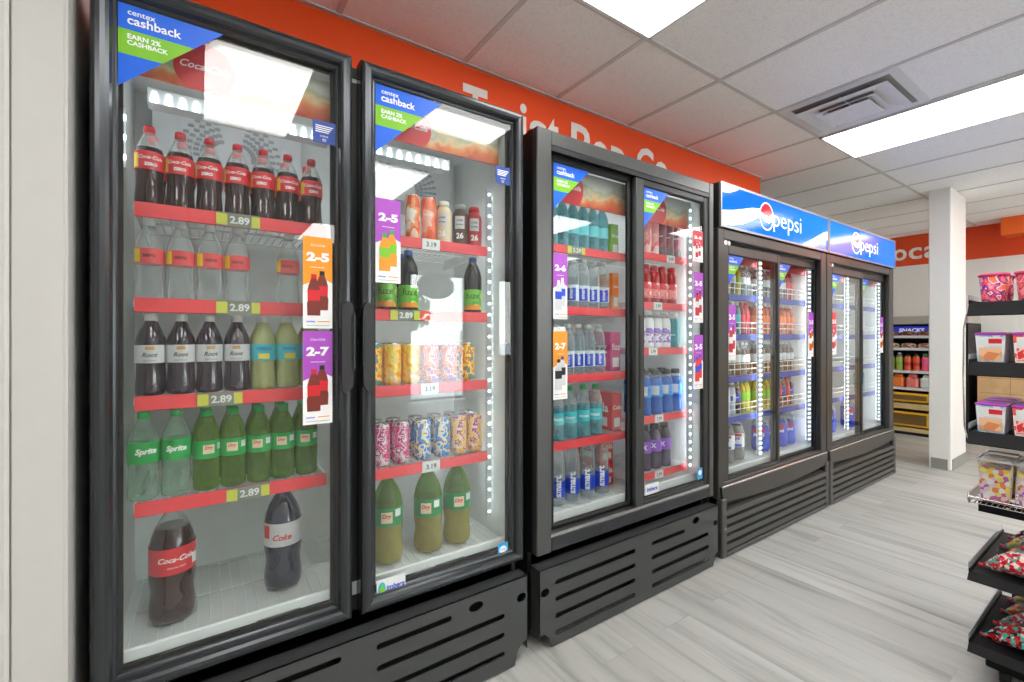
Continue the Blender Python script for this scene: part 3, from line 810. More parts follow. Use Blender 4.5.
def sign(parent, X0, X1, first):
    m = MB(); m.box(X0, X1, 1.425, 1.60, 1.862, 2.115, BLACK, .004)
    frame_m = MB()
    b = m.build('sign_box', parent)
    f = frame_ring(X0, X1, 1.862, 2.115, [(0, 1.426), (0, 1.415), (.012, 1.415), (.012, 1.426)], mat('sign_rim', s2l(150, 152, 154), .3, .7)); f.build('sign_rim', b)
    s = MB(); y = 1.420
    s.box(X0 + .012, X1 - .012, y, 1.426, 1.874, 2.103, SIGNBLUE)
    W = X1 - X0
    # white wave: printed swoosh plus ceiling-light reflections painted in white
    def wave_glint(pts, th):
        up = [(X0 + .012 + (W - .024) * a, z + h) for a, z, h in pts]; lo = [(X0 + .012 + (W - .024) * a, z) for a, z, h in pts]
        for i in range(len(up) - 1): s.flat([lo[i], lo[i + 1], up[i + 1], up[i]], y - .0008, SIGNWHITE)
    if first: wave_glint([(.72, 1.875, .006), (.78, 1.876, .032), (.84, 1.882, .055), (.90, 1.905, .065), (.96, 1.935, .065), (1., 1.952, .062)], 0)
    if first: wave_glint([(0, 1.876, .080), (.08, 1.884, .088), (.16, 1.905, .090), (.24, 1.945, .075), (.32, 1.985, .045), (.365, 1.993, .03)], 0)  # swoosh broadened by a painted ceiling-light reflection
    if first: wave_glint([(0, 2.06, .042), (.05, 2.062, .040), (.10, 2.084, .019), (.13, 2.10, .003)], 0)  # corner patch painted white as a reflected ceiling light
    cx, cz, r = X0 + W * .365, 1.993, .078
    s.disc(cx, cz, r * 1.12, r * 1.12, y - .001, SIGNWHITE)
    n = 16; P = lambda a, k=1.: (cx + r * k * math.cos(a), cz + r * k * math.sin(a))
    s.flat([P(PI * .92 - (PI * .80) * i / n) for i in range(n + 1)] + [(cx + r * .3, cz + r * .02), (cx - r * .4, cz + r * .12)], y - .0016, SIGNRED)
    s.flat([P(-PI * .10 - (PI * .86) * i / n) for i in range(n + 1)] + [(cx - r * .35, cz - r * .42), (cx + r * .35, cz - r * .50)], y - .0016, SIGNBLUE)
    s.text('pepsi', X0 + W * .562, 1.978, y - .001, SIGNWHITE, w=W * .27, h=.135, bold=-.005)
    s.build('sign_face', b)

def lit_cooler(X0, X1, lab, first):
    t = thing('sliding_door_cooler', lab, 'cooler', (0, 0, 0))
    body(t, X0, X1, 1.862, .43, 1.80)
    sign(t, X0, X1, first)
    o = X0 - 2.385
    fr = MB(); a, b, z0, z1 = 2.44 + o, 3.70 + o, .42, 1.80
    fr.box(X0, a, 1.43, 1.466, .33, 1.86, TAUPE, .004); fr.box(b, X1, 1.43, 1.466, .33, 1.86, TAUPE, .004); fr.box(X0, X0 + .02, 1.466, 1.5, .33, 1.86, BLACK); fr.box(X1 - .02, X1, 1.466, 1.5, .33, 1.86, BLACK)
    fr.box(a, b, 1.431, 1.5, z1, 1.859, TAUPE, .004); fr.box(a, b, 1.431, 1.5, .34, z0, TAUPE, .004)
    # rolled kick band with a sagging lower edge
    P = [(X0 + .012, .40)] + [(X0 + .03 + (X1 - X0 - .06) * i / 14, .315 - .0 - .03 * math.sin(PI * i / 14)) for i in range(15)] + [(X1 - .012, .40)]
    fr.prism(P, 1.418, 1.432, TAUPE)
    fr.tube((X0 + .02, 1.424, .398), (X1 - .02, 1.424, .398), .008, CHROME, 8)
    fr.build('front_frame', t)
    MB().box(a, b, 1.44, 1.499, z0, z0 + .006, BLACK).build('bottom_track', t); MB().box(a, b, 1.468, 1.499, z1 - .02, z1, BLACK).build('top_track', t)
    led_strip(t, 3.01 + o, 1.515, .47, 1.74, 40, d=.0036); led_strip(t, 3.715 + o, 1.515, .47, 1.74, 40, d=.0036)
    floor_grid(t, X0 + .05, X1 - .05, .438)
    for z in (1.508, 1.256, .992, .738):
        shelf(t, 2.43 + o, 3.06 + o, z, BSTRIP, y0=1.555, rail=True); shelf(t, 3.13 + o, 3.74 + o, z, BSTRIP, y0=1.555, rail=True)
    h = MB().box(X0 + .04, X1 - .04, 1.545, 1.55, 1.70, 1.79, mat('header_red', s2l(150, 40, 54), .4)); h.build('header_panel', t)
    for k, (p, q, g0, g1, y0, y1) in enumerate(((2.442, 3.110, 2.505, 3.080, 1.440, 1.462), (3.09, 3.755, 3.165, 3.692, 1.470, 1.492))):
        p += o; q += o; g0 += o; g1 += o; zb, zt, zg0, zg1 = (.424, 1.775, .44, 1.722) if k == 0 else (.428, 1.79, .44, 1.738)
        mm = TAUPE if k == 0 else BLACK; d = MB()
        d.box(p, g0, y0, y1, zb, zt, mm, .003); d.box(g1, q, y0, y1, zb, zt, mm, .003); d.box(g0, g1, y0, y1, zb, zg0, mm, .003); d.box(g0, g1, y0, y1, zg1, zt, mm, .003)
        d = d.build('door', t); yg = (y0 + y1) / 2
        MB().box(g0, g1, yg - .004, yg + .004, zg0, zg1, GLASS).build('glass_pane', d)
        frame_ring(g0 - .004, g1 + .004, zg0 - .004, zg1 + .004, [(0, y0 - .001), (.008, y0 + .003), (.008, yg - .005), (0, yg - .005)], JET).build('gasket', d)
        cashback(d, g0 + .003, zg1 - .003, .17, .18, yg - .0045)
        MB().box((q - .022 if k == 0 else q - .03), (q - .010 if k == 0 else q - .015), y0 - .004, y0, .85, 1.3, BLACK, .002).build('handle', d)
        if k == 0: poster(d, g0, g0 + .085, 1.11, 1.43, yg - .0045, PPURPLE if first else PRED, '2-5', DRED, LWHITE, CAPW, CAPB, False)
        else: poster(d, g1 - .085, g1, 1.10, 1.42, yg - .0045, PPURPLE, '2-5', ORGP, LWHITE, CAPW, CAPW, False)
    m = MB().disc(X0 + .09, 1.785, .02, .014, 1.4392, CHROME).disc(X0 + .125, 1.785, .014, .014, 1.4392, LWHITE); m.build('door_lock', t)
    # louvred grille
    g = MB(); gx0, gx1 = X0 + .006, X1 - .006
    g.box(gx0, gx0 + .05, 1.41, 1.45, .004, .335, GRILLE, .006); g.box(gx1 - .05, gx1, 1.41, 1.45, .004, .335, GRILLE, .006)
    g.box(gx0 + .05, gx1 - .05, 1.41, 1.45, .004, .03, GRILLE, .004)
    for i in range(5):
        z = .058 + i * .048
        g.prism([(1.408, z - .013), (1.413, z + .013), (1.445, z + .024), (1.442, z - .002)], gx0 + .04, gx1 - .04, GRILLE, 'x')
    g.build('louvre_grille', t)
    MB().box(gx0 + .04, gx1 - .04, 1.455, 1.46, .01, .33, JET).build('dark_backing', t)  # black sheet in place of the shaded space behind the louvres
    for x in (gx0 + .022, gx1 - .022): MB().tube((x, 1.412, .17), (x, 1.406, .17), .007, CHROME, 10).build('screw', t)
    return t
lit_cooler(2.385, 3.787, 'dark cooler with sliding doors under the nearer blue lit sign', True)
lit_cooler(3.800, 5.215, 'dark cooler with sliding doors under the farther blue lit sign', False)

# ------------------------------------------------------------------ drinks
PROFILES = {
    'contour': [(.80, 0), (.95, .012), (1, .05), (.99, .12), (.93, .24), (.90, .34), (.97, .44), (1., .47), (1., .63), (.97, .66), (.88, .72), (.70, .79), (.50, .86), (.385, .905), (.36, .92), (.36, .94)],
    'straight': [(.82, 0), (.97, .015), (1, .05), (.97, .10), (1, .14), (.97, .19), (1, .24), (1, .62), (.96, .69), (.84, .76), (.62, .84), (.42, .905), (.40, .94)],
    'smart': [(.82, 0), (.97, .01), (1, .04), (1, .62), (.97, .70), (.86, .79), (.64, .88), (.48, .925), (.46, .95)],
    'large': [(.72, 0), (.90, .012), (.99, .05), (1, .12), (.93, .21), (.91, .27), (.97, .34), (1, .38), (1, .60), (.98, .64), (.90, .71), (.72, .79), (.46, .87), (.27, .915), (.25, .95)],
    'sport': [(.88, 0), (.99, .02), (1, .08), (.95, .2), (.95, .5), (1, .56), (1, .66), (.95, .74), (.78, .82), (.6, .87), (.58, .92)],
    'shaker': [(.86, 0), (.98, .02), (1, .06), (1, .72), (.96, .78), (.74, .84), (.66, .86), (.66, .90)],
}
def prof_r(p, z):
    for (r0, z0), (r1, z1) in zip(p, p[1:]):
        if z0 <= z <= z1: return r0 + (r1 - r0) * (z - z0) / (z1 - z0)
    return p[-1][0]

KIND = {}
def bottle(key, name, desc, cat, h, r, prof, liquid, neck, fill, cap, lab=None, lz=(.44, .66), texts=(), blocks=(), capr=None):
    """texts: (string, centre z fraction, width m, material, shear, bold); blocks: (angle0, angle1, z0, z1, material)"""
    p = PROFILES[prof]; b = MB(); seg = []
    pr = []
    for (q, z) in p:
        pr.append((q * r, z * h))
    ms = [liquid if (p[i][1] + p[i + 1][1]) / 2 < fill else neck for i in range(len(p) - 1)]
    b.lathe(pr, ms, 18)
    parts = [(name, b.mesh(name))]
    zc = p[-1][1]; rn = (capr or p[-1][0] * 1.12) * r
    c = MB().lathe([(rn * 1.0, (zc - .025) * h), (rn, (zc + .035) * h), (rn * .9, h)], cap, 14)
    parts.append(('cap', c.mesh('cap')))
    if lab is not None:
        l = MB(); R = max(prof_r(p, lz[0]), prof_r(p, lz[1]), prof_r(p, sum(lz) / 2)) * r * 1.012
        l.lathe([(R, lz[0] * h), (R, lz[1] * h)], lab, 20, cap0=False, cap1=False)
        for (a0, a1, z0, z1, m) in blocks:
            n = 6; v = []
            for i in range(n + 1):
                a = a0 + (a1 - a0) * i / n
                for z in (z0, z1): v.append((R * 1.012 * math.sin(a), -R * 1.012 * math.cos(a), z * h))
            l.add(v, [(2 * i, 2 * i + 2, 2 * i + 3, 2 * i + 1) for i in range(n)], m, True)
        for tx in texts:
            s, zf, wd, m, sh, bo = tx[:6]; rot = tx[6] if len(tx) > 6 else 0; hh = tx[7] if len(tx) > 7 else None
            l.text(s, 0, 0 if rot else zf * h, 0, m, w=wd, h=hh, shear=sh, bold=bo, R=R * 1.024)if not rot else vert_text(l, s, zf * h, wd, m, R * 1.024, bo)
        parts.append(('label', l.mesh('label')))
    KIND[key] = (parts, desc, cat)

def vert_text(l, s, zc, ln, m, R, bold):
    """lettering reading upwards along the bottle"""
    v, f, tw, th = text_geo(s, 0, bold); k = ln / tw; o = []
    for x, z in v:
        X, Z = -z * k, x * k + zc
        o.append((R * math.sin(X / R), -R * math.cos(X / R), Z))
    l.add(o, f, m)

def can(key, desc, h, r, skin, texts=(), band=None, blocks=()):
    b = MB().lathe([(r * .78, 0), (r * .98, .012), (r, .02), (r, h - .016), (r * .86, h - .004)], skin, 20, cap1=False)
    for (a0, a1, z0, z1, m) in blocks:
        n = 6; v = []
        for i in range(n + 1):
            a = a0 + (a1 - a0) * i / n
            for z in (z0, z1): v.append((r * 1.008 * math.sin(a), -r * 1.008 * math.cos(a), z * h))
        b.add(v, [(2 * i, 2 * i + 2, 2 * i + 3, 2 * i + 1) for i in range(n)], m, True)
    for tx in texts:
        s, zf, wd, m, sh, bo = tx[:6]
        b.text(s, 0, zf * h, 0, m, w=wd, shear=sh, bold=bo, R=r * 1.014)
    parts = [('drink_can', b.mesh('drink_can'))]
    lid = MB().lathe([(r * .86, h - .004), (r * .88, h), (r * .83, h), (r * .80, h - .004)], ALU, 20, cap0=False)
    lid.box(-.006, .006, -.012, .010, h - .004, h - .002, ALU)
    parts.append(('lid', lid.mesh('lid')))
    KIND[key] = (parts, desc, 'can')

bottle('cola', 'soda_bottle', 'red-capped dark cola bottle', 'bottle', .225, .0335, 'contour', COLA, CLEAR, .72, CAPR, RED, (.44, .66),
       [('Coca-Cola', .585, .058, WHITE, .35, .02), ('ZERO', .50, .030, WHITE, 0, .05)], [(-1.35, -.85, .46, .63, YEL)])
bottle('hazecola', 'soda_bottle', 'clear bottle with a haze-paled red label', 'bottle', .225, .0335, 'contour', CLEAR, CLEAR, .75, CAPW, mat('label_hazed_red', s2l(226, 80, 84), .4), (.44, .62), [('zero', .53, .030, BLACKP, 0, .02)], [(-1.2, -.6, .45, .61, YEL)])  # clear body and paled label carry the glass door's reflection haze
bottle('root', 'soda_bottle', 'dark soda bottle with white label', 'bottle', .225, .034, 'contour', COLA2, COLA2, .86, CAPW, LSILVER, (.40, .62),
       [('Root', .50, .036, BLACKP, .3, .02), ('ZERO SUGAR', .43, .03, BLACKP, 0, 0)], [(-.3, .3, .56, .60, mat('label_tan', s2l(200, 150, 80), .4))])
bottle('citrus', 'soda_bottle', 'pale yellow citrus bottle with a turquoise label', 'bottle', .225, .034, 'contour', LIMEW, LIMEW, .86, CAPW, TEAL, (.40, .62),
       [('FRESCA', .555, .042, LBLUE, .0, .02)], [(-.45, .45, .42, .49, YEL)])
bottle('lemon', 'soda_bottle', 'clear lemon-lime bottle with green label', 'bottle', .24, .036, 'contour', SPRITEP, SPRITEP, .8, CAPG, GREEN, (.42, .66),
       [('Sprite', .55, .050, WHITE, .25, .04)])
bottle('ginger', 'soda_bottle', 'olive green ginger ale bottle', 'bottle', .232, .0335, 'straight', GREENP, GREENP, .8, CAPG, GREEN, (.40, .62),
       [('Dry', .53, .022, RED, .2, .04)], [(-.42, .42, .46, .57, CREAM), (.7, 1.2, .50, .58, LWHITE)])
bottle('bigcola', 'soda_bottle', 'big dark cola bottle with a red label', 'bottle', .335, .056, 'large', COLA, CLEAR, .80, CAPR, RED, (.42, .64),
       [('Coca-Cola', .55, .088, WHITE, .35, .02), ('ORIGINAL TASTE', .48, .045, WHITE, 0, .0)], [(.75, 1.1, .46, .55, LWHITE)])
bottle('bigdiet', 'soda_bottle', 'big dark diet cola bottle with a silver label', 'bottle', .335, .056, 'large', NAVY, NAVY, .86, CAPW, LSILVER, (.42, .64),
       [('Coke', .51, .056, RED, .35, .03, 0)], [(-1.15, -.7, .50, .62, RED)])
bottle('bigginger', 'soda_bottle', 'big green ginger ale bottle', 'bottle', .325, .054, 'large', GINGER, GREENP, .62, CAPG, DGREEN, (.42, .62),
       [('Dry', .53, .034, RED, .2, .04)], [(-.36, .36, .46, .58, CREAM), (.55, 1.0, .52, .60, LWHITE)])
can('tallorange', 'tall orange can with a pale top', .172, .028, art('can_orange_pale', [s2l(238, 226, 214), s2l(240, 150, 90), s2l(226, 90, 40), s2l(240, 200, 170)], 22, stretch=(1, 1, .6)), [('ZERO', .62, .03, WHITE, 0, .03)])
can('tallcoral', 'tall coral pink can', .172, .028, art('can_coral', [s2l(244, 190, 170), s2l(240, 130, 96), s2l(230, 84, 40)], 22, stretch=(1, 1, .6)), [('PEACH', .6, .03, WHITE, 0, .03)])
for k, (bm, cm, ds) in {'shakecream': (CREAM, mat('cap_cream', s2l(226, 222, 200), .4), 'cream protein shake bottle'), 'shakebrown': (BROWN, mat('cap_grey', s2l(150, 150, 152), .4), 'brown protein shake bottle'), 'shakered': (DRED, CAPR, 'red protein shake bottle')}.items():
    bottle(k, 'shake_bottle', ds, 'bottle', .168, .031, 'shaker', bm, bm, 1, cm, bm, (.14, .72),
           [('CORE', .60, .026, BLACKP, 0, .03), ('POWER', .50, .028, BLACKP, 0, .03), ('26', .24, .03, WHITE, 0, .04)], [(-.62, .62, .40, .70, LSILVER)], .72)
bottle('tea', 'tea_bottle', 'black-topped tea bottle with a lime green label', 'bottle', .225, .036, 'straight', mat('tea_dark', s2l(30, 32, 34), .25), mat('tea_dark', s2l(30, 32, 34), .25), 1, CAPB, art('tea_label', [s2l(120, 200, 60), s2l(90, 180, 50), s2l(200, 220, 60)], 16), (.06, .42), [('fuze', .31, .056, BLACKP, 0, .0)], [(-.9, .9, .06, .14, mat('label_tea_orange', s2l(244, 140, 40), .4))])
def artcan(key, desc, cols, sc=48): can(key, desc, .152, .0315, art('can_art_' + key, cols, sc, stretch=(1, 1, .8)), [('PUNCH', .2, .034, WHITE, 0, .02)], None, [])
artcan('canorange', 'orange and yellow patterned can', [s2l(236, 120, 40), s2l(244, 200, 40), s2l(250, 225, 90), s2l(232, 90, 50), s2l(60, 150, 140)])
artcan('canyellow', 'yellow patterned can', [s2l(246, 150, 60), s2l(244, 205, 40), s2l(250, 230, 90), s2l(244, 190, 150)])
artcan('canpeach', 'coral patterned can', [s2l(240, 150, 110), s2l(232, 96, 60), s2l(240, 200, 170), s2l(190, 120, 190)])
artcan('canpink', 'magenta patterned can', [s2l(226, 90, 150), s2l(200, 30, 100), s2l(240, 190, 215), s2l(150, 40, 90), s2l(236, 210, 220)])
artcan('canblue', 'blue and yellow patterned can', [s2l(60, 140, 220), s2l(40, 90, 190), s2l(240, 210, 60), s2l(200, 220, 240), s2l(30, 130, 210)])
artcan('cangold', 'gold and purple patterned can', [s2l(236, 190, 120), s2l(232, 200, 60), s2l(240, 200, 190), s2l(150, 60, 150), s2l(236, 180, 60)])
bottle('tealwater', 'water_bottle', 'turquoise tinted water bottle', 'bottle', .235, .031, 'straight', TEALW, TEALW, .8, CAPW, mat('label_aqua', s2l(110, 205, 215), .4), (.30, .52))
bottle('smart', 'water_bottle', 'slim blue-labelled water bottle', 'bottle', .235, .031, 'smart', WATER, CLEAR, .8, CAPW, mat('label_mist', s2l(214, 226, 234), .4), (.14, .46), [('smart', .30, .055, WHITE, 0, .03, 1)], [(-.75, .75, .15, .40, LBLUE)])
bottle('bigsmart', 'water_bottle', 'tall blue-labelled water bottle', 'bottle', .275, .036, 'smart', WATER, CLEAR, .8, CAPW, LBLUE, (.14, .40), [('smart', .33, .10, WHITE, 0, .04, 1)])
bottle('spring', 'water_bottle', 'clear water bottle with a wide turquoise label', 'bottle', .245, .035, 'straight', TEALW, WATER, .55, CAPG, TEAL, (.30, .52), [('dasani', .41, .05, WHITE, 0, .03)])
can('pinktall', 'tall pink can', .19, .028, art('can_pink_tall', [s2l(240, 170, 170), s2l(226, 110, 120), s2l(244, 210, 200)], 18, stretch=(1, 1, .5)), [('SOUR', .6, .03, WHITE, 0, .03)])
can('darktall', 'tall maroon can', .19, .028, art('can_maroon_tall', [s2l(120, 50, 70), s2l(170, 80, 100), s2l(90, 100, 100)], 18, stretch=(1, 1, .5)), [('ZERO', .6, .03, WHITE, 0, .03)])
bottle('redjuice', 'juice_bottle', 'dark red juice bottle with a pink label', 'bottle', .21, .032, 'sport', REDP, DRED, .8, CAPR, art('juice_label', [s2l(240, 150, 150), s2l(225, 90, 100), s2l(236, 226, 220)], 20), (.14, .54))
bottle('milk', 'milk_bottle', 'small white bottle with a purple label', 'bottle', .2, .032, 'sport', LWHITE, CLEAR, .8, CAPW, art('milk_label', [s2l(230, 230, 236), s2l(150, 110, 200), s2l(240, 240, 240)], 20), (.14, .54), [('MILK', .36, .03, BLACKP, 0, .02)])
bottle('tealmilk', 'milk_bottle', 'small bottle with a teal label', 'bottle', .2, .032, 'sport', mat('teal_body', s2l(20, 130, 140), .3), CLEAR, .8, CAPW, mat('label_dark_teal', s2l(16, 140, 150), .4), (.14, .54), [('MILK', .36, .03, WHITE, 0, .02)])
bottle('sportblue', 'sports_bottle', 'bright blue sports drink bottle', 'bottle', .24, .038, 'sport', BLUEP, CLEAR, .8, JET, mat('label_sport_blue', s2l(60, 150, 230), .35), (.40, .66), [], [(-.6, .6, .44, .64, LWHITE)])
bottle('sportpurple', 'sports_bottle', 'dark purple sports drink bottle', 'bottle', .24, .038, 'sport', PURPP, PURPP, .8, JET, LPURP, (.40, .66), [('X', .53, .03, WHITE, 0, .05)])
bottle('sportgreen', 'sports_bottle', 'lime green sports drink bottle', 'bottle', .24, .038, 'sport', YELP, SGREEN, .8, JET, SGREEN, (.40, .66))
# lit coolers
bottle('pepred', 'soda_bottle', 'red fruit soda bottle', 'bottle', .215, .0285, 'straight', REDP, REDP, .8, CAPR, RED, (.38, .62))
bottle('pepgreen', 'soda_bottle', 'lime green soda bottle', 'bottle', .215, .0285, 'straight', YELP, YELP, .8, CAPG, SGREEN, (.38, .62))
bottle('pepclear', 'water_bottle', 'clear flavoured water bottle', 'bottle', .215, .0285, 'straight', WATER, CLEAR, .8, CAPW, LWHITE, (.38, .60))
bottle('pepblue', 'soda_bottle', 'dark cola bottle with a blue label', 'bottle', .215, .0285, 'straight', COLA, CLEAR, .8, CAPB, LBLUE, (.38, .62), [('pepsi', .5, .03, WHITE, 0, .03)])
bottle('peporange', 'soda_bottle', 'orange soda bottle', 'bottle', .215, .0285, 'straight', ORGP, ORGP, .86, CAPW, mat('label_orange', s2l(244, 120, 30), .4), (.38, .62))
bottle('pepamber', 'tea_bottle', 'amber iced tea bottle', 'bottle', .215, .0285, 'straight', AMBP, CLEAR, .8, CAPW, LWHITE, (.38, .62))
bottle('pepteal', 'sports_bottle', 'turquoise sports drink bottle', 'bottle', .215, .0285, 'sport', TEALW, CLEAR, .8, CAPW, TEAL, (.38, .62))
bottle('peppurple', 'sports_bottle', 'violet sports drink bottle', 'bottle', .215, .0285, 'sport', PURPP, CLEAR, .8, CAPW, LPURP, (.38, .62))
bottle('pepwhite', 'sports_bottle', 'frosty white sports drink bottle', 'bottle', .215, .0285, 'sport', mat('frost_drink', s2l(196, 206, 226), .3), CLEAR, .8, CAPW, LWHITE, (.38, .62), [], [(-.6, .6, .42, .56, LBLUE)])
bottle('bigpepsi', 'soda_bottle', 'big dark blue-labelled cola bottle', 'bottle', .28, .052, 'large', COLA, CLEAR, .8, CAPB, LBLUE, (.30, .62), [('pepsi', .5, .06, WHITE, 0, .03)], [(-.8, .8, .31, .38, RED), (-.8, .8, .38, .43, LWHITE)])
bottle('bigdietpepsi', 'soda_bottle', 'big pale-labelled cola bottle', 'bottle', .28, .052, 'large', mat('smoky_soda', s2l(120, 116, 116), .1), CLEAR, .8, CAPW, LWHITE, (.30, .62), [('pepsi', .5, .06, LBLUE, 0, .03)], [(-.8, .8, .31, .37, LBLUE), (-.8, .8, .55, .61, RED)])
bottle('bigblue', 'soda_bottle', 'big blue-labelled cola bottle', 'bottle', .29, .056, 'large', mat('blue_wrap', s2l(26, 60, 190), .3), CLEAR, .55, CAPB, LBLUE, (.1, .60), [('pepsi', .4, .07, WHITE, 0, .03)], [(-.7, .7, .46, .56, RED)])

ORD = ['first', 'second', 'third', 'fourth', 'fifth', 'sixth', 'seventh', 'eighth', 'ninth', 'tenth']
PLACED = {}
def put(key, x, y, z, label, group, rz=None):
    parts, desc, cat = KIND[key]
    if rz is None: rz = math.atan2(-(0 - x), -(0 - y)) * -1 + random.uniform(-.22, .22)   # front more or less to the aisle
    root = None
    for i, (nm, me) in enumerate(parts):
        o = bpy.data.objects.new(nm, me); COL.objects.link(o)
        if i == 0:
            root = o; o.location = (x, y, z); o.rotation_euler = (0, 0, rz); tag(o, label, cat, group)
        else: o.parent = root
    return root

def row(keys, xs, y, z, shelfn, door, jit=.0012, skip_last=0):
    """one row of drinks along a shelf"""
    cnt = {}; tot = {}
    for k in keys: tot[k] = tot.get(k, 0) + 1
    for k, x in zip(keys, xs):
        d = KIND[k][1]; i = cnt.get(k, 0); cnt[k] = i + 1
        lab = (ORD[i] + ' ' + d + ' from left, ' + shelfn + ', ' + door) if tot[k] > 1 else (d + ' on the ' + shelfn + ', ' + door)
        put(k, x + random.uniform(-jit, jit), y + random.uniform(-jit, jit), z, lab, d.split(' with ')[0] + 's, ' + shelfn + ', ' + door)

def back(keys, xs, y, z, shelfn, door):
    cnt = {}
    for k, x in zip(keys, xs):
        d = KIND[k][1].split(' with ')[0]; i = cnt.get(k, 0); cnt[k] = i + 1
        put(k, x + random.uniform(-.0012, .0012), y, z, d + ' behind the ' + ORD[i] + ' one, ' + shelfn + ', ' + door, 'second row, ' + shelfn + ', ' + door)

D1, D2, D3, D4 = 'nearest glass door', 'second glass door', 'third glass door', 'fourth glass door'
D5, D6, D7, D8 = 'fifth glass door', 'sixth glass door', 'seventh glass door', 'eighth glass door'
SH = ['top shelf', 'second shelf', 'third shelf', 'fourth shelf']
C1 = [-.118 + .0695 * i for i in range(7)]
zs = .003
# nearest door
row(['cola'] * 7, C1, 1.605, 1.602 + zs, SH[0], D1); back(['cola'] * 7, [x + .002 for x in C1], 1.685, 1.602 + zs, SH[0], D1)
row(['hazecola'] * 5, [C1[i] for i in (0, 1, 2, 3, 5)], 1.605, 1.347 + zs, SH[1], D1)
row(['root'] * 4 + ['citrus'] * 3, C1, 1.605, 1.083 + zs, SH[2], D1); back(['root'] * 4 + ['citrus'] * 3, C1, 1.685, 1.083 + zs, SH[2], D1)
row(['lemon'] * 2 + ['ginger'] * 5, [-.131, -.058, .012, .080, .148, .216, .284], 1.605, .80 + zs, SH[3], D1); back(['ginger'] * 5, [.012, .080, .148, .216, .284], 1.69, .80 + zs, SH[3], D1)
row(['bigcola'], [-.070], 1.645, .436, 'cooler floor', D1); row(['bigdiet'], [.222], 1.66, .436, 'cooler floor', D1)
# second door
row(['tallorange', 'tallcoral', 'shakecream', 'shakebrown', 'shakered'], [.655, .72, .782, .855, .92], 1.61, 1.602 + zs, SH[0], D2)
row(['tea'] * 3, [.55, .633, .905], 1.60, 1.338 + zs, SH[1], D2); back(['tea'] * 2, [.56, .64], 1.685, 1.338 + zs, SH[1], D2)
row(['canorange', 'canyellow', 'canyellow', 'canpeach', 'canpeach', 'canorange'], [.50, .571, .642, .72, .80, .878], 1.60, 1.07 + zs, SH[2], D2)
back(['canorange', 'canyellow', 'canyellow', 'canpeach', 'canpeach', 'canorange'], [.50, .571, .642, .72, .80, .878], 1.672, 1.07 + zs, SH[2], D2)
row(['canpink', 'canpink', 'canblue', 'canblue', 'cangold', 'cangold'], [.53, .603, .688, .768, .842, .913], 1.60, .783 + zs, SH[3], D2)
back(['canpink', 'canpink', 'canblue', 'canblue', 'cangold', 'cangold'], [.53, .603, .688, .768, .842, .913], 1.672, .783 + zs, SH[3], D2)
row(['bigginger'] * 3, [.56, .72, .845], 1.62, .436, 'cooler floor', D2)
# third door
row(['tealwater'] * 7, [1.262 + .066 * i for i in range(7)], 1.615, 1.66 + zs, SH[0], D3); back(['tealwater'] * 7, [1.262 + .066 * i for i in range(7)], 1.69, 1.66 + zs, SH[0], D3)
row(['smart'] * 4, [1.455, 1.523, 1.592, 1.66], 1.61, 1.38 + zs, SH[1], D3); back(['smart'] * 4, [1.455, 1.523, 1.592, 1.66], 1.69, 1.38 + zs, SH[1], D3)
row(['smart'] * 4, [1.425, 1.493, 1.562, 1.63], 1.61, 1.068 + zs, SH[2], D3); back(['smart'] * 4, [1.425, 1.493, 1.562, 1.63], 1.69, 1.068 + zs, SH[2], D3)
row(['spring'] * 5, [1.28, 1.362, 1.445, 1.528, 1.612], 1.615, .765 + zs, SH[3], D3)
row(['bigsmart'] * 4, [1.362, 1.456, 1.554, 1.648], 1.61, .472, 'cooler floor', D3)
# fourth door
row(['pinktall'] * 3 + ['darktall'] * 3, [1.93, 1.995, 2.06, 2.125, 2.19, 2.255], 1.615, 1.687 + zs, SH[0], D4)
row(['redjuice'] * 5, [1.92, 1.99, 2.06, 2.13, 2.21], 1.615, 1.425 + zs, SH[1], D4)
row(['milk'] * 4 + ['tealmilk'], [1.94, 2.01, 2.08, 2.155, 2.235], 1.615, 1.182 + zs, SH[2], D4)
row(['sportblue'] * 4, [1.98, 2.075, 2.165, 2.25], 1.615, .82 + zs, SH[3], D4); back(['sportblue'] * 4, [1.98, 2.075, 2.165, 2.25], 1.71, .82 + zs, SH[3], D4)
row(['sportgreen', 'sportpurple', 'sportpurple', 'sportpurple'], [1.90, 1.986, 2.071, 2.156], 1.62, .52 + zs, 'lowest shelf', D4)

# cartons of cans stacked at the back of the third bay
def carton(x, y, z, sx, sy, sz, m, lab, txt, tm):
    b = MB().box(-sx / 2, sx / 2, -sy / 2, sy / 2, 0, sz, m, .004)
    b.text(txt, 0, sz * .62, -sy / 2 - .001, tm, w=sx * .8, bold=.02)
    v, f, tw, th = text_geo(txt, 0, .02); k = sy * .7 / tw
    b.add([(-sx / 2 - .001, -p[0] * k, p[1] * k + sz * .6) for p in v], f, tm)
    b.box(-sx / 2 - .0008, -sx / 2, -sy * .3, sy * .3, sz * .1, sz * .34, LWHITE)
    b.box(-sx * .3, sx * .3, -sy / 2 - .0008, -sy / 2, sz * .1, sz * .34, LWHITE)
    o = b.build('drink_carton', None, (x, y, z)); tag(o, lab, 'carton')
MAG = mat('carton_magenta', s2l(206, 30, 120), .4)
carton(1.742, 1.68, 1.072, .075, .16, .20, MAG, 'magenta drink carton on the third shelf, third glass door', 'fizz', WHITE)
carton(1.745, 1.68, .769, .07, .17, .19, RED, 'red can carton at the right end of the fourth shelf, third glass door', 'Cola', WHITE)
carton(1.735, 1.745, .472, .10, .18, .13, RED, 'red can carton on the cooler floor, third glass door', 'Cola', WHITE)
carton(1.735, 1.745, .603, .10, .18, .12, mat('carton_coral', s2l(232, 110, 90), .4), 'coral can carton atop the red one, third glass door', 'Cola', WHITE)
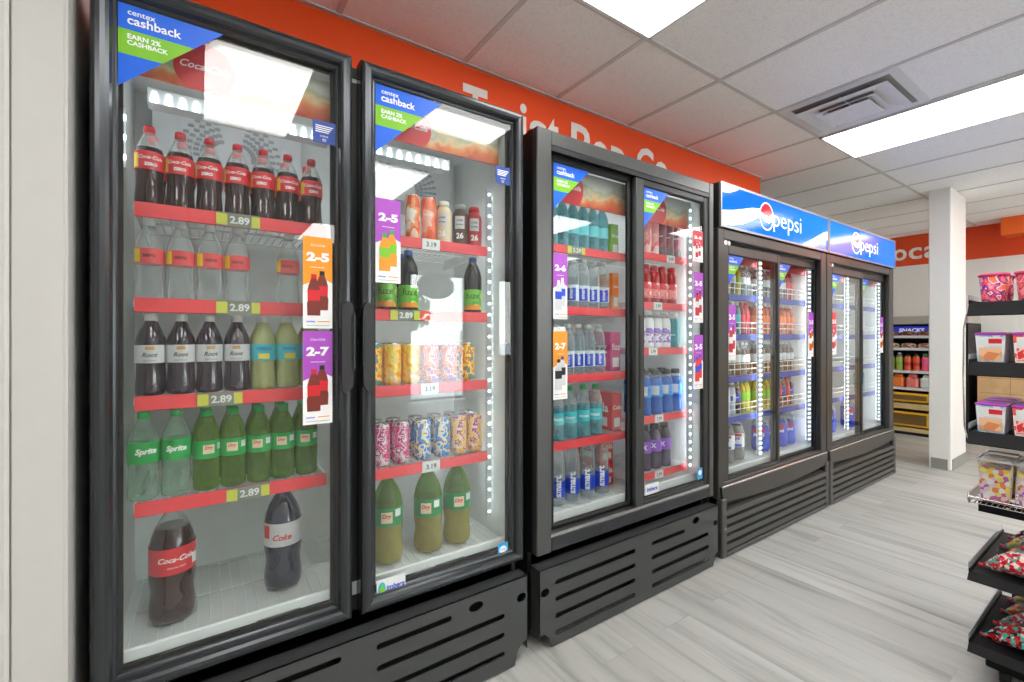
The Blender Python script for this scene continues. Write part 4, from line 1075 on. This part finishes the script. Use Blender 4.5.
carton(1.748, 1.67, 1.664, .055, .12, .16, mat('carton_lime', s2l(130, 190, 30), .4), 'lime green drink carton on the top shelf, third glass door', 'lime', WHITE)
carton(1.752, 1.67, 1.384, .05, .12, .19, mat('carton_orange', s2l(240, 130, 20), .4), 'orange drink carton on the second shelf, third glass door', 'juice', WHITE)

# nearer lit cooler
Lx = [2.48 + .0605 * i for i in range(10)]; Rx = [3.16 + .0605 * i for i in range(10)]
def lit(keys, xs, z, sh, door, y=1.62):
    row(keys, xs, y, z + zs, sh, door)
    if len(keys) > 6: back(keys, xs, y + .072, z + zs, sh, door)
lit(['pepgreen', 'pepred', 'pepred', 'pepred', 'pepgreen', 'pepgreen', 'pepclear', 'pepgreen', 'pepclear', 'pepclear'], Lx, 1.508, SH[0], D5)
lit(['pepteal', 'pepwhite', 'pepteal', 'peppurple', 'pepblue', 'pepteal', 'peppurple', 'pepteal', 'pepred', 'pepred'], Lx, 1.256, SH[1], D5)
lit(['pepclear', 'pepamber'] * 5, Lx, .992, SH[2], D5)
lit(['pepwhite', 'pepblue', 'pepwhite', 'pepwhite', 'pepblue', 'pepwhite', 'pepwhite', 'pepblue', 'pepgreen', 'pepgreen'], Lx, .738, SH[3], D5)
row(['bigdietpepsi'] * 4, [2.56, 2.68, 2.80, 2.92], 1.63, .442, 'cooler floor', D5)
row(['bigpepsi'] * 4, [2.62, 2.74, 2.86, 2.98], 1.78, .442, 'cooler floor', D5)
lit(['pepclear'] * 7 + ['pepred'] * 2, Rx, 1.508, SH[0], D6)
lit(['peporange'] * 9, Rx, 1.256, SH[1], D6)
lit(['pepamber', 'pepclear'] * 4 + ['pepamber'], Rx, .992, SH[2], D6)
lit(['pepgreen', 'pepgreen', 'pepgreen', 'pepgreen', 'pepblue', 'pepred', 'pepblue', 'pepred', 'pepblue'], Rx, .738, SH[3], D6)
row(['bigblue'] * 4, [3.26, 3.39, 3.52, 3.65], 1.64, .442, 'cooler floor', D6)
# farther lit cooler, nearly empty
Lx2 = [x + 1.415 for x in Lx]; Rx2 = [x + 1.415 for x in Rx]
lit(['pepgreen', 'pepred', 'pepclear'], Lx2[:3], .992, SH[2], D7); lit(['pepred', 'pepblue', 'pepred'], Lx2[:3], 1.256, SH[1], D7); lit(['pepblue', 'pepred'], Lx2[:2], .738, SH[3], D7)
row(['bigblue'] * 2, [4.25, 4.38], 1.64, .442, 'cooler floor', D7); row(['bigblue'] * 2, [4.80, 4.93], 1.64, .442, 'cooler floor', D8)
lit(['pepteal'] * 2, [4.95, 5.03], .738, SH[3], D8)

# ------------------------------------------------------------------ candy rack
def candy_rack():
    RB = mat('rack_black', s2l(16, 17, 18), .6, spec=.2)
    x0, y1, y0 = 2.262, .41, -.08
    t = thing('candy_rack', 'black wheeled candy rack with stepped shelves in front of the wooden end panel', 'display rack', (0, 0, 0))
    MB().box(2.35, 2.87, y0 + .03, y1 - .03, .05, .12, RB, .004).box(2.84, 2.87, y0 + .03, y1 - .03, .12, .36, RB).build('base', t)
    for y in (-.045, .03): MB().box(2.825, 2.86, y - .012, y + .012, .12, 1.36, RB, .003).build('upright', t)
    MB().path([(2.275, .414, 1.33), (2.285, .424, 1.28), (2.30, .428, 1.1), (2.295, .424, .92), (2.285, .414, .88)], .0025, CHROME).build('side_rod', t)
    for x in (2.385, 2.80):
        for y in (y1 - .075, y0 + .08):
            w = MB().tube((x, y - .012, .025), (x, y + .012, .025), .025, JET, 16); w.box(x - .016, x + .016, y - .02, y + .02, .046, .056, CHROME); w.tube((x, y, .04), (x, y, .06), .008, CHROME, 8)
            w.build('caster', t)
    TK = mat('ticket_white', s2l(225, 225, 222), .5)
    def sh(z, dep, lip, tilt, mesh=False):
        m = MB()
        if mesh:
            for i in range(36): y = y0 + (y1 - y0) * i / 35; m.tube((x0 + .02, y, z), (x0 + dep, y, z), .002, CHROME, 4)
            for i in range(10): x = x0 + .02 + (dep - .02) * i / 9; m.tube((x, y0, z - .002), (x, y1, z - .002), .002, CHROME, 4)
            m.path([(x0 + .02, y1, z + .03), (x0 + dep, y1, z + .03)], .003, CHROME); m.path([(x0 + .02, y1, z + .03), (x0 + .005, y1, z + .015), (x0 + .02, y1, z - .004)], .003, CHROME)
            m.path([(x0 + .01, y0, z + .02), (x0 + .01, y1, z + .02)], .003, CHROME)
            m.box(x0 + .10, x0 + .13, y0, y1 - .01, z - .05, z - .004, RB)
        else:
            m.box(x0 + .02, x0 + dep, y0, y1, z - .008, z, RB)
            m.prism([(x0 - .008, z - lip), (x0, z - lip - .004), (x0 + .03, z + .002), (x0 + .022, z + .006)], y0, y1, RB, 'y') if False else None
            for (a, b) in ((y0, y1),):
                v = [(x0 - .01, a, z - lip), (x0 + .02, a, z + .004), (x0 + .026, a, z), (x0 - .004, a, z - lip - .004)]
                v += [(p[0], b, p[2]) for p in v]
                m.add(v, [(0, 1, 5, 4), (1, 2, 6, 5), (2, 3, 7, 6), (3, 0, 4, 7), (0, 3, 2, 1), (4, 5, 6, 7)], RB)
            m.box(x0 + .015, x0 + dep, y1 - .004, y1, z - .012, z + .012, RB)
        o = m.build('shelf', t)
        k = MB()
        for y in (y1 - .085, y1 - .30): k.disc(0, 0, .006, .004, 0, TK, 10); k.v[-10:] = [(x0 - .0085 + (p[2]) * 1.0 + .012 if not mesh else x0 + .098, y + p[0], z - lip * .5 + p[2] - .004) for p in k.v[-10:]]
        k.build('ticket_dot', o)
        # clear end guard
        g = MB().box(x0 + .02, x0 + dep, y1 - .001, y1 + .002, z + .0, z + (.03 if dep < .55 else .034), ACR); g.build('end_guard', o)
        return o
    ACR = clear_pet('acrylic', (.84, .87, .9), .45)
    for a in ((1.367, .50, .042, 0), (1.155, .50, .042, 0), (.906, .52, .036, 0), (.402, .60, .02, 0), (.146, .56, .02, 0)): sh(*a)
    sh(.655, .5, .03, 0, True)
    return t, x0, y1
rack, RX, RY = candy_rack()

CLT = pane_glass('tub_clear', .05, (.94, .95, .96))
def tub_mesh(shape, art_m, lid_m, h, r, win=None):
    m = MB(); L = MB(); B = MB()
    if shape == 'round':
        m.lathe([(r * .78, 0), (r * .80, .004), (r * .97, h * .94)], art_m, 24)
        L.lathe([(r * 1.04, h * .92), (r * 1.06, h * .95), (r * 1.06, h), (r * .98, h * 1.01)], lid_m, 24)
    else:
        def sq(k, z): return [(-k, -k, z), (k, -k, z), (k, k, z), (-k, k, z)]
        v = sq(r * .84, 0) + sq(r * .97, h * .93)
        m.add(v, [(0, 3, 2, 1), (0, 1, 5, 4), (1, 2, 6, 5), (2, 3, 7, 6), (3, 0, 4, 7), (4, 5, 6, 7)], art_m)
        L.box(-r * 1.06, r * 1.06, -r * 1.06, r * 1.06, h * .91, h, lid_m, .006); L.box(-r * .9, r * .9, -r * .9, r * .9, h, h * 1.02, lid_m, .003)
        k = r * .94
        # printed front (towards -x): white block, red flash
        def front(y0, y1, z0, z1, mm, o):
            f = lambda z: -(r * .84 + (r * .13) * z / (h * .93)) - o
            B.add([(f(z0), y0, z0), (f(z0), y1, z0), (f(z1), y1, z1), (f(z1), y0, z1)], [(0, 1, 2, 3)], mm)
        front(-r * .75, r * .75, h * .55, h * .86, LWHITE, .001); front(-r * .75, r * .1, h * .64, h * .80, RED, .0016)
        front(-r * .75, r * .75, h * .06, h * .50, win, .001)
        B2 = B
    return m, L, B
ARTA = art('tub_art_pink', [s2l(236, 120, 140), s2l(222, 60, 60), s2l(90, 40, 150), s2l(244, 190, 190), s2l(230, 100, 60)], 38)
ARTB = art('tub_art_violet', [s2l(80, 50, 160), s2l(226, 80, 90), s2l(240, 130, 140), s2l(50, 40, 130), s2l(232, 100, 70)], 38)
ARTC = art('tub_art_pale', [s2l(226, 230, 236), s2l(206, 214, 226), s2l(150, 190, 226), s2l(232, 232, 232)], 16)
ARTD = art('tub_art_red', [s2l(230, 226, 226), s2l(220, 50, 60), s2l(236, 90, 80), s2l(240, 230, 226)], 20)
ARTW = art('tub_window', [s2l(236, 190, 150), s2l(226, 140, 90), s2l(214, 170, 120), s2l(236, 214, 170)], 40, kind='voronoi')
ARTX = art('tub_window_red', [s2l(224, 40, 50), s2l(240, 200, 190), s2l(232, 90, 80), s2l(244, 230, 226)], 30)
LIDP = mat('lid_pink', s2l(232, 84, 140), .35); LIDV = mat('lid_violet', s2l(178, 70, 190), .35)
KTUB = {}
for k, a in {'roundpink': ('round', ARTA, LIDP, .103, .039), 'roundviolet': ('round', ARTB, LIDP, .103, .039)}.items():
    m, L, B = tub_mesh(*a); KTUB[k] = [('candy_tub', m.mesh('candy_tub')), ('lid', L.mesh('lid'))]
for k, a in {'squarepale': ('square', ARTC, LIDV, .104, .0385, ARTW), 'squarered': ('square', ARTD, LIDV, .104, .0385, ARTX)}.items():
    m, L, B = tub_mesh(*a); KTUB[k] = [('candy_tub', m.mesh('candy_tub')), ('lid', L.mesh('lid')), ('label', B.mesh('label'))]
# clear bin with wrapped candy
m = MB(); rr, hh = .042, .155
def sq(k, z): return [(-k, -k, z), (k, -k, z), (k, k, z), (-k, k, z)]
m.add(sq(rr * .82, 0) + sq(rr, hh), [(0, 3, 2, 1), (0, 1, 5, 4), (1, 2, 6, 5), (2, 3, 7, 6), (3, 0, 4, 7)], CLT)
for a in (-1, 1): m.box(-rr * 1.05, rr * 1.05, a * rr - .003, a * rr + .003, hh - .008, hh, mat('bin_rim', s2l(200, 204, 206), .3)); m.box(a * rr - .003, a * rr + .003, -rr * 1.05, rr * 1.05, hh - .008, hh, MATS['bin_rim'])
c = MB(); c.add(sq(rr * .80, .004) + sq(rr * .93, hh * .80), [(0, 3, 2, 1), (0, 1, 5, 4), (1, 2, 6, 5), (2, 3, 7, 6), (3, 0, 4, 7), (4, 5, 6, 7)], art('wrapped_candy', [s2l(240, 206, 80), s2l(236, 226, 224), s2l(236, 130, 60), s2l(222, 200, 210), s2l(190, 90, 170), s2l(246, 224, 120), s2l(220, 60, 50)], 75, kind='voronoi'))
KTUB['bin'] = [('candy_bin', m.mesh('candy_bin')), ('candy_fill', c.mesh('candy_fill'))]
def put_tub(k, x, y, z, lab, grp, rz=0.):
    root = None
    for i, (nm, me) in enumerate(KTUB[k]):
        o = bpy.data.objects.new(nm, me); COL.objects.link(o)
        if i == 0: root = o; o.location = (x, y, z); o.rotation_euler = (0, 0, rz); tag(o, lab, 'candy tub' if k != 'bin' else 'candy bin', grp)
        else: o.parent = root
    return root
NB = ['end', 'second', 'third', 'fourth', 'fifth', 'sixth']
for r, xx in enumerate((2.338, 2.445)):
    for i in range(5):
        k = 'roundpink' if (i) % 2 == 0 else 'roundviolet'
        d = 'round pink candy tub' if k == 'roundpink' else 'round violet candy tub'
        put_tub(k, xx, .356 - i * .09, 1.369, '%s, %s from aisle end, %s, top shelf of the rack' % (d, NB[i] if i else 'first', 'front row' if r == 0 else 'back row'), 'round candy tubs on the rack', random.uniform(-.5, .5))
for s, (zz, nm) in enumerate(((1.157, 'second'), (.908, 'third'))):
    for r, xx in enumerate((2.335, 2.435, 2.535)):
        for i in range(5):
            k = 'squarepale' if i % 2 == 0 else 'squarered'
            d = 'pale square candy tub' if k == 'squarepale' else 'red square candy tub'
            put_tub(k, xx, .358 - i * .09, zz, '%s, %s from aisle end, %s row, %s rack shelf' % (d, 'first' if i == 0 else NB[i], ('front', 'middle', 'back')[r], nm), 'square candy tubs, %s shelf of the rack' % nm, random.uniform(-.06, .06))
for r, xx in enumerate((2.345, 2.455)):
    for i in range(5):
        put_tub('bin', xx, .352 - i * .095, .658, 'clear candy bin, %s from aisle end, %s row of the wire shelf' % ('first' if i == 0 else NB[i], ('front', 'back')[r]), 'clear candy bins on the wire shelf', random.uniform(-.05, .05))
# cellophane cones of candy lying on the two lowest decks
def cone_mesh(m):
    b = MB(); n = 16; prof = [(.006, 0), (.026, .03), (.043, .07), (.053, .12), (.056, .19), (.053, .26), (.042, .30), (.022, .32)]
    v = []
    for j, (r, y) in enumerate(prof):
        for i in range(n):
            a = 2 * PI * i / n; w = 1 + .10 * math.sin(3 * a + j * 1.7) + .06 * math.sin(5 * a - j)
            v.append((r * 1.02 * w * math.cos(a), -y, r * .95 + .003 + r * .90 * w * math.sin(a)))
    F = [(k * n + i, k * n + (i + 1) % n, (k + 1) * n + (i + 1) % n, (k + 1) * n + i) for k in range(len(prof) - 1) for i in range(n)]
    b.add(v, F, m, True); k = len(prof) - 1
    b.add([v[k * n + i] for i in range(n)], [tuple(range(n))], m); b.add([v[i] for i in range(n)], [tuple(range(n))[::-1]], m)
    return b.mesh('candy_cone')
def ties(): 
    return MB().lathe([(.006, -.006), (.007, 0), (.005, .004), (.008, .012)], mat('tie_red', s2l(200, 60, 60), .4), 10).xform(Matrix.Translation((0, -.002, .008)) @ Matrix.Rotation(-PI / 2, 4, 'X')).mesh('tie')
CA = [('red and teal', [s2l(226, 60, 70), s2l(240, 190, 180), s2l(60, 170, 160), s2l(200, 30, 50), s2l(236, 220, 210)]),
      ('orange and pink', [s2l(240, 120, 50), s2l(236, 90, 110), s2l(246, 190, 150), s2l(90, 180, 170), s2l(226, 60, 60)]),
      ('multicoloured', [s2l(150, 200, 120), s2l(226, 80, 90), s2l(240, 200, 80), s2l(140, 110, 170), s2l(236, 226, 220)]),
      ('red and black', [s2l(200, 20, 40), s2l(236, 230, 226), s2l(40, 36, 40), s2l(80, 190, 180), s2l(226, 60, 60)])]
CM = [cone_mesh(art('cone_art_%d' % i, c, 95, .12, kind='voronoi')) for i, (_, c) in enumerate(CA)]; TM = ties()
for (zz, nm, xs) in ((.404, 'fifth shelf', (2.36, 2.497, 2.634, 2.771)), (.148, 'lowest shelf', (2.36, 2.497, 2.634, 2.765))):
    for r in range(1):
        for i, x in enumerate(xs):
            q = (i + r + (0 if nm == 'fifth shelf' else 3)) % 4
            o = bpy.data.objects.new('candy_cone', CM[q]); COL.objects.link(o)
            o.location = (x + random.uniform(-.003, .003), .388 - r * .36 - random.uniform(0, .03), zz); o.rotation_euler = (0, 0, random.uniform(-.04, .04))
            tag(o, '%s candy cone, %s from the front, %s of the rack' % (CA[q][0], ORD[i], nm), 'candy bag', 'candy cones on the rack\'s %s' % nm)
            k = bpy.data.objects.new('tie', TM); COL.objects.link(k); k.parent = o

# wood-clad counter at the far wall, seen between the shelves of the rack
WOOD = mat('counter_wood', s2l(206, 168, 122), .5, var=.12, scale=9); GRV = mat('groove_brown', s2l(140, 106, 76), .6)
t = thing('counter', 'light wood panelled counter at the far wall behind the candy rack', 'counter', (0, 0, 0))
m = MB().box(7.40, 7.42, -2.2, 1.24, .08, .90, WOOD)
for i in range(4): m.box(7.3985, 7.40, -2.2, 1.24, .26 + i * .17, .264 + i * .17, GRV)
for i in range(9): m.box(7.3985, 7.40, 1.0 - .36 * i, 1.004 - .36 * i, .08, .90, GRV)
m.build('front_panel', t)
MB().box(7.40, 7.95, 1.24, 1.26, .02, .90, WOOD).box(7.44, 7.95, -2.2, 1.24, .02, .08, JET).box(7.93, 7.95, -2.2, 1.24, .08, .9, WOOD).build('carcass', t)
MB().box(7.36, 7.97, -2.22, 1.28, .90, .935, mat('counter_top_grey', s2l(120, 118, 114), .4), .006).build('counter_top', t)

# ------------------------------------------------------------------ open food cooler at the far wall
t = thing('open_food_cooler', 'open grey food cooler with lit shelves against the far wall', 'display cooler', (0, 0, 0))
GB = mat('merch_grey', s2l(170, 166, 156), .5); fx = 7.36; fy0, fy1 = 1.36, 2.55
MB().box(fx, 8.0, fy0 - .03, fy1, 1.40, 1.50, GB, .006).box(7.96, 8.0, fy0, fy1, .02, 1.4, BLACK).box(fx, 8.0, fy1 - .03, fy1, .02, 1.4, JET).box(fx, 8.0, fy0 - .03, fy0, .02, 1.4, JET).build('cabinet', t)
MB().box(fx, 8.0, fy0, fy1, .04, .09, mat('wood_base', s2l(200, 178, 130), .5)).box(fx + .02, 8.0, fy0, fy1, 0, .04, JET).build('base', t)
MB().box(fx - .02, 7.96, fy0, fy1, .33, .40, mat('wood_deck', s2l(196, 172, 120), .5)).build('deck', t)
for z in (1.245, 1.09, .80, .585):
    s_ = MB().box(fx + .06, 7.95, fy0 + .01, fy1 - .04, z - .014, z, LWHITE).build('shelf', t)
    MB().box(fx + .05, fx + .058, fy0 + .01, fy1 - .04, z - .022, z + .012, mat('rail_pale', s2l(214, 216, 218), .4)).build('price_rail', s_)
m = MB().box(7.60, 7.63, 1.70, 2.16, 1.275, 1.375, mat('lit_blue_sign', s2l(60, 60, 150), .4, emit=.22, ecol=s2l(60, 70, 220)))
v, f, tw, th = text_geo('SNACKS', .2, .04); k = .26 / tw
m.add([(7.598, 1.90 - p[0] * k, 1.325 + p[1] * k) for p in v], f, mat('lit_white', (.8, .8, 1), .5, emit=.3)); m.build('sign_panel', t)
YB_ = mat('bin_yellow', s2l(226, 176, 40), .45)
for (z0, z1, nm) in ((.41, .56, 'yellow tray of goods on the wooden deck of the far food cooler'), (.10, .32, 'yellow crate at the foot of the far food cooler')):
    o = MB(); o.box(fx + .02, 7.9, 1.45, 2.48, z0, z0 + .01, YB_); o.box(fx + .02, fx + .03, 1.45, 2.48, z0, z1 - .03, YB_); o.box(7.89, 7.9, 1.45, 2.48, z0, z1, YB_)
    for y in (1.45, 2.47): o.prism([(fx + .02, z0), (7.9, z0), (7.9, z1), (fx + .02, z1 - .03)], y, y + .01, YB_, 'y')
    o.box(fx + .04, 7.88, 1.47, 2.46, z0 + .012, z1 - .05, art('snack_mix', [s2l(60, 44, 34), s2l(200, 150, 50), s2l(120, 90, 50), s2l(226, 190, 90)], 14)); o.box(fx + .016, fx + .02, 1.7, 2.2, z0 + .03, z1 - .06, mat('tray_print', s2l(110, 84, 40), .5))
    tag(o.build('food_tray'), nm, 'tray')
# packs and bottles on its shelves
def pack(m): 
    b = MB(); n = 14; prof = [(0.02, 0), (.055, .012), (.062, .035), (.05, .06), (.02, .07)]
    b.lathe(prof, m, n); b.v = [(p[0], p[1] * 1.3, p[2]) for p in b.v]; return b.mesh('bread_pack')
PK = [pack(art('pack_a', [s2l(130, 80, 50), s2l(190, 130, 90), s2l(80, 50, 36)], 20)), pack(art('pack_b', [s2l(170, 110, 90), s2l(226, 200, 180), s2l(140, 70, 60)], 20))]
for s, (z, nm) in enumerate(((1.246, 'upper'), (1.091, 'second'))):
    for i in range(6):
        o = bpy.data.objects.new('bread_pack', PK[s]); COL.objects.link(o); o.location = (7.53, 2.42 - i * .17, z)
        tag(o, '%s bun pack, %s from left, %s shelf of the far food cooler' % (('brown', 'pale')[s], ORD[i], nm), 'bread pack', '%s bun packs in the far food cooler' % ('brown', 'pale')[s])
bottle('farlime', 'juice_bottle', 'pale lime juice bottle', 'bottle', .235, .037, 'straight', mat('juice_lime', s2l(170, 176, 80), .3), CLEAR, .8, CAPW, SGREEN, (.3, .5))
bottle('fardark', 'juice_bottle', 'orange juice bottle with a dark cap', 'bottle', .225, .037, 'sport', mat('juice_orange', s2l(226, 100, 50), .3), CLEAR, .8, JET, DRED, (.3, .5))
bottle('farpink', 'juice_bottle', 'pink juice bottle', 'bottle', .225, .036, 'sport', mat('juice_pink', s2l(232, 90, 130), .3), CLEAR, .8, CAPG, LIDP, (.3, .5))
fk = ['fardark', 'farpink', 'fardark', 'farlime', 'farlime', 'farlime', 'fardark', 'fardark', 'farpink', 'farpink', 'farpink']
ct = {}
for i, k in enumerate(fk):
    d = KIND[k][1]; n_ = ct.get(k, 0); ct[k] = n_ + 1
    put(k, 7.50, 2.42 - i * .085, .802, '%s %s, middle shelf of the far food cooler' % (ORD[n_], d), 'juice bottles in the far food cooler', PI * 1.5)
for i in range(7):
    m_ = (mat('jug_orange', s2l(240, 130, 50), .35), mat('jug_coral', s2l(236, 130, 120), .35), LWHITE, LWHITE)[(i + 1) % 4]
    o = MB().box(-.06, .06, -.06, .06, 0, .14, m_, .02).box(-.03, .03, -.04, .04, .14, .17, m_, .012).build('food_tub', None, (7.5, 2.42 - i * .14, .586))
    tag(o, '%s food tub, %s from left, lower shelf of the far food cooler' % (('orange', 'coral', 'white', 'white')[(i + 1) % 4], ORD[i]), 'food tub', 'food tubs in the far food cooler')

# a tree on the lot outside, seen mirrored in the glass
t = thing('tree', 'leafy tree outside the glass shop door', 'tree', (6.4, -14.0, -.05))
MB().tube((0, 0, 0), (.1, 0, 1.9), .16, mat('bark', s2l(80, 66, 54), .9), 10, .09).build('trunk', t)
m = MB(); LF2 = mat('leaf_green', s2l(70, 110, 50), .6, var=.25)
for i in range(900):
    a, b, q = random.uniform(0, 2 * PI), random.uniform(-1, 1), random.random() ** .4
    c = Vector((1.15 * q * math.cos(a) * math.sqrt(1 - b * b), 1.15 * q * math.sin(a) * math.sqrt(1 - b * b), 2.3 + .95 * q * b))
    u = Vector((random.uniform(-1, 1), random.uniform(-1, 1), random.uniform(-1, 1))).normalized(); w = u.orthogonal()
    m.add([c - u * .13, c + w * .08, c + u * .13, c - w * .08], [(0, 1, 2, 3)], LF2)
m.build('crown', t)

# ------------------------------------------------------------------ camera, world, view
cam = bpy.data.cameras.new('camera'); co = bpy.data.objects.new('camera', cam); COL.objects.link(co)
cam.sensor_width = 36.; cam.lens = 452 / 1024 * 36.; cam.shift_y = -5 / 1024; cam.clip_start = .02; cam.clip_end = 200
co.location = (0, 0, 1.25); co.rotation_euler = (PI / 2, 0, -math.radians(34.5))
S.camera = co
wd = bpy.data.worlds.new('daylight'); S.world = wd; wd.use_nodes = True
nt = wd.node_tree; bg = nt.nodes['Background']
tc = nt.nodes.new('ShaderNodeTexCoord'); sx = nt.nodes.new('ShaderNodeSeparateXYZ'); nt.links.new(tc.outputs['Generated'], sx.inputs[0])
rp = nt.nodes.new('ShaderNodeValToRGB'); rp.color_ramp.elements[0].position = .0; rp.color_ramp.elements[0].color = (1., .99, .97, 1)
rp.color_ramp.elements[1].position = .7; rp.color_ramp.elements[1].color = (.72, .86, 1., 1)
nt.links.new(sx.outputs['Z'], rp.inputs['Fac']); nt.links.new(rp.outputs['Color'], bg.inputs['Color']); bg.inputs['Strength'].default_value = 7.5
S.view_settings.view_transform = 'Standard'; S.view_settings.look = 'None'
S.view_settings.gamma = 1; S.view_settings.use_curve_mapping = False; S.view_settings.exposure = 0.68
cy = S.cycles
cy.max_bounces = 14; cy.diffuse_bounces = 8; cy.glossy_bounces = 4; cy.transparent_max_bounces = 40; cy.transmission_bounces = 6
cy.caustics_reflective = False; cy.caustics_refractive = False; cy.sample_clamp_indirect = 6.
cy.use_denoising = True
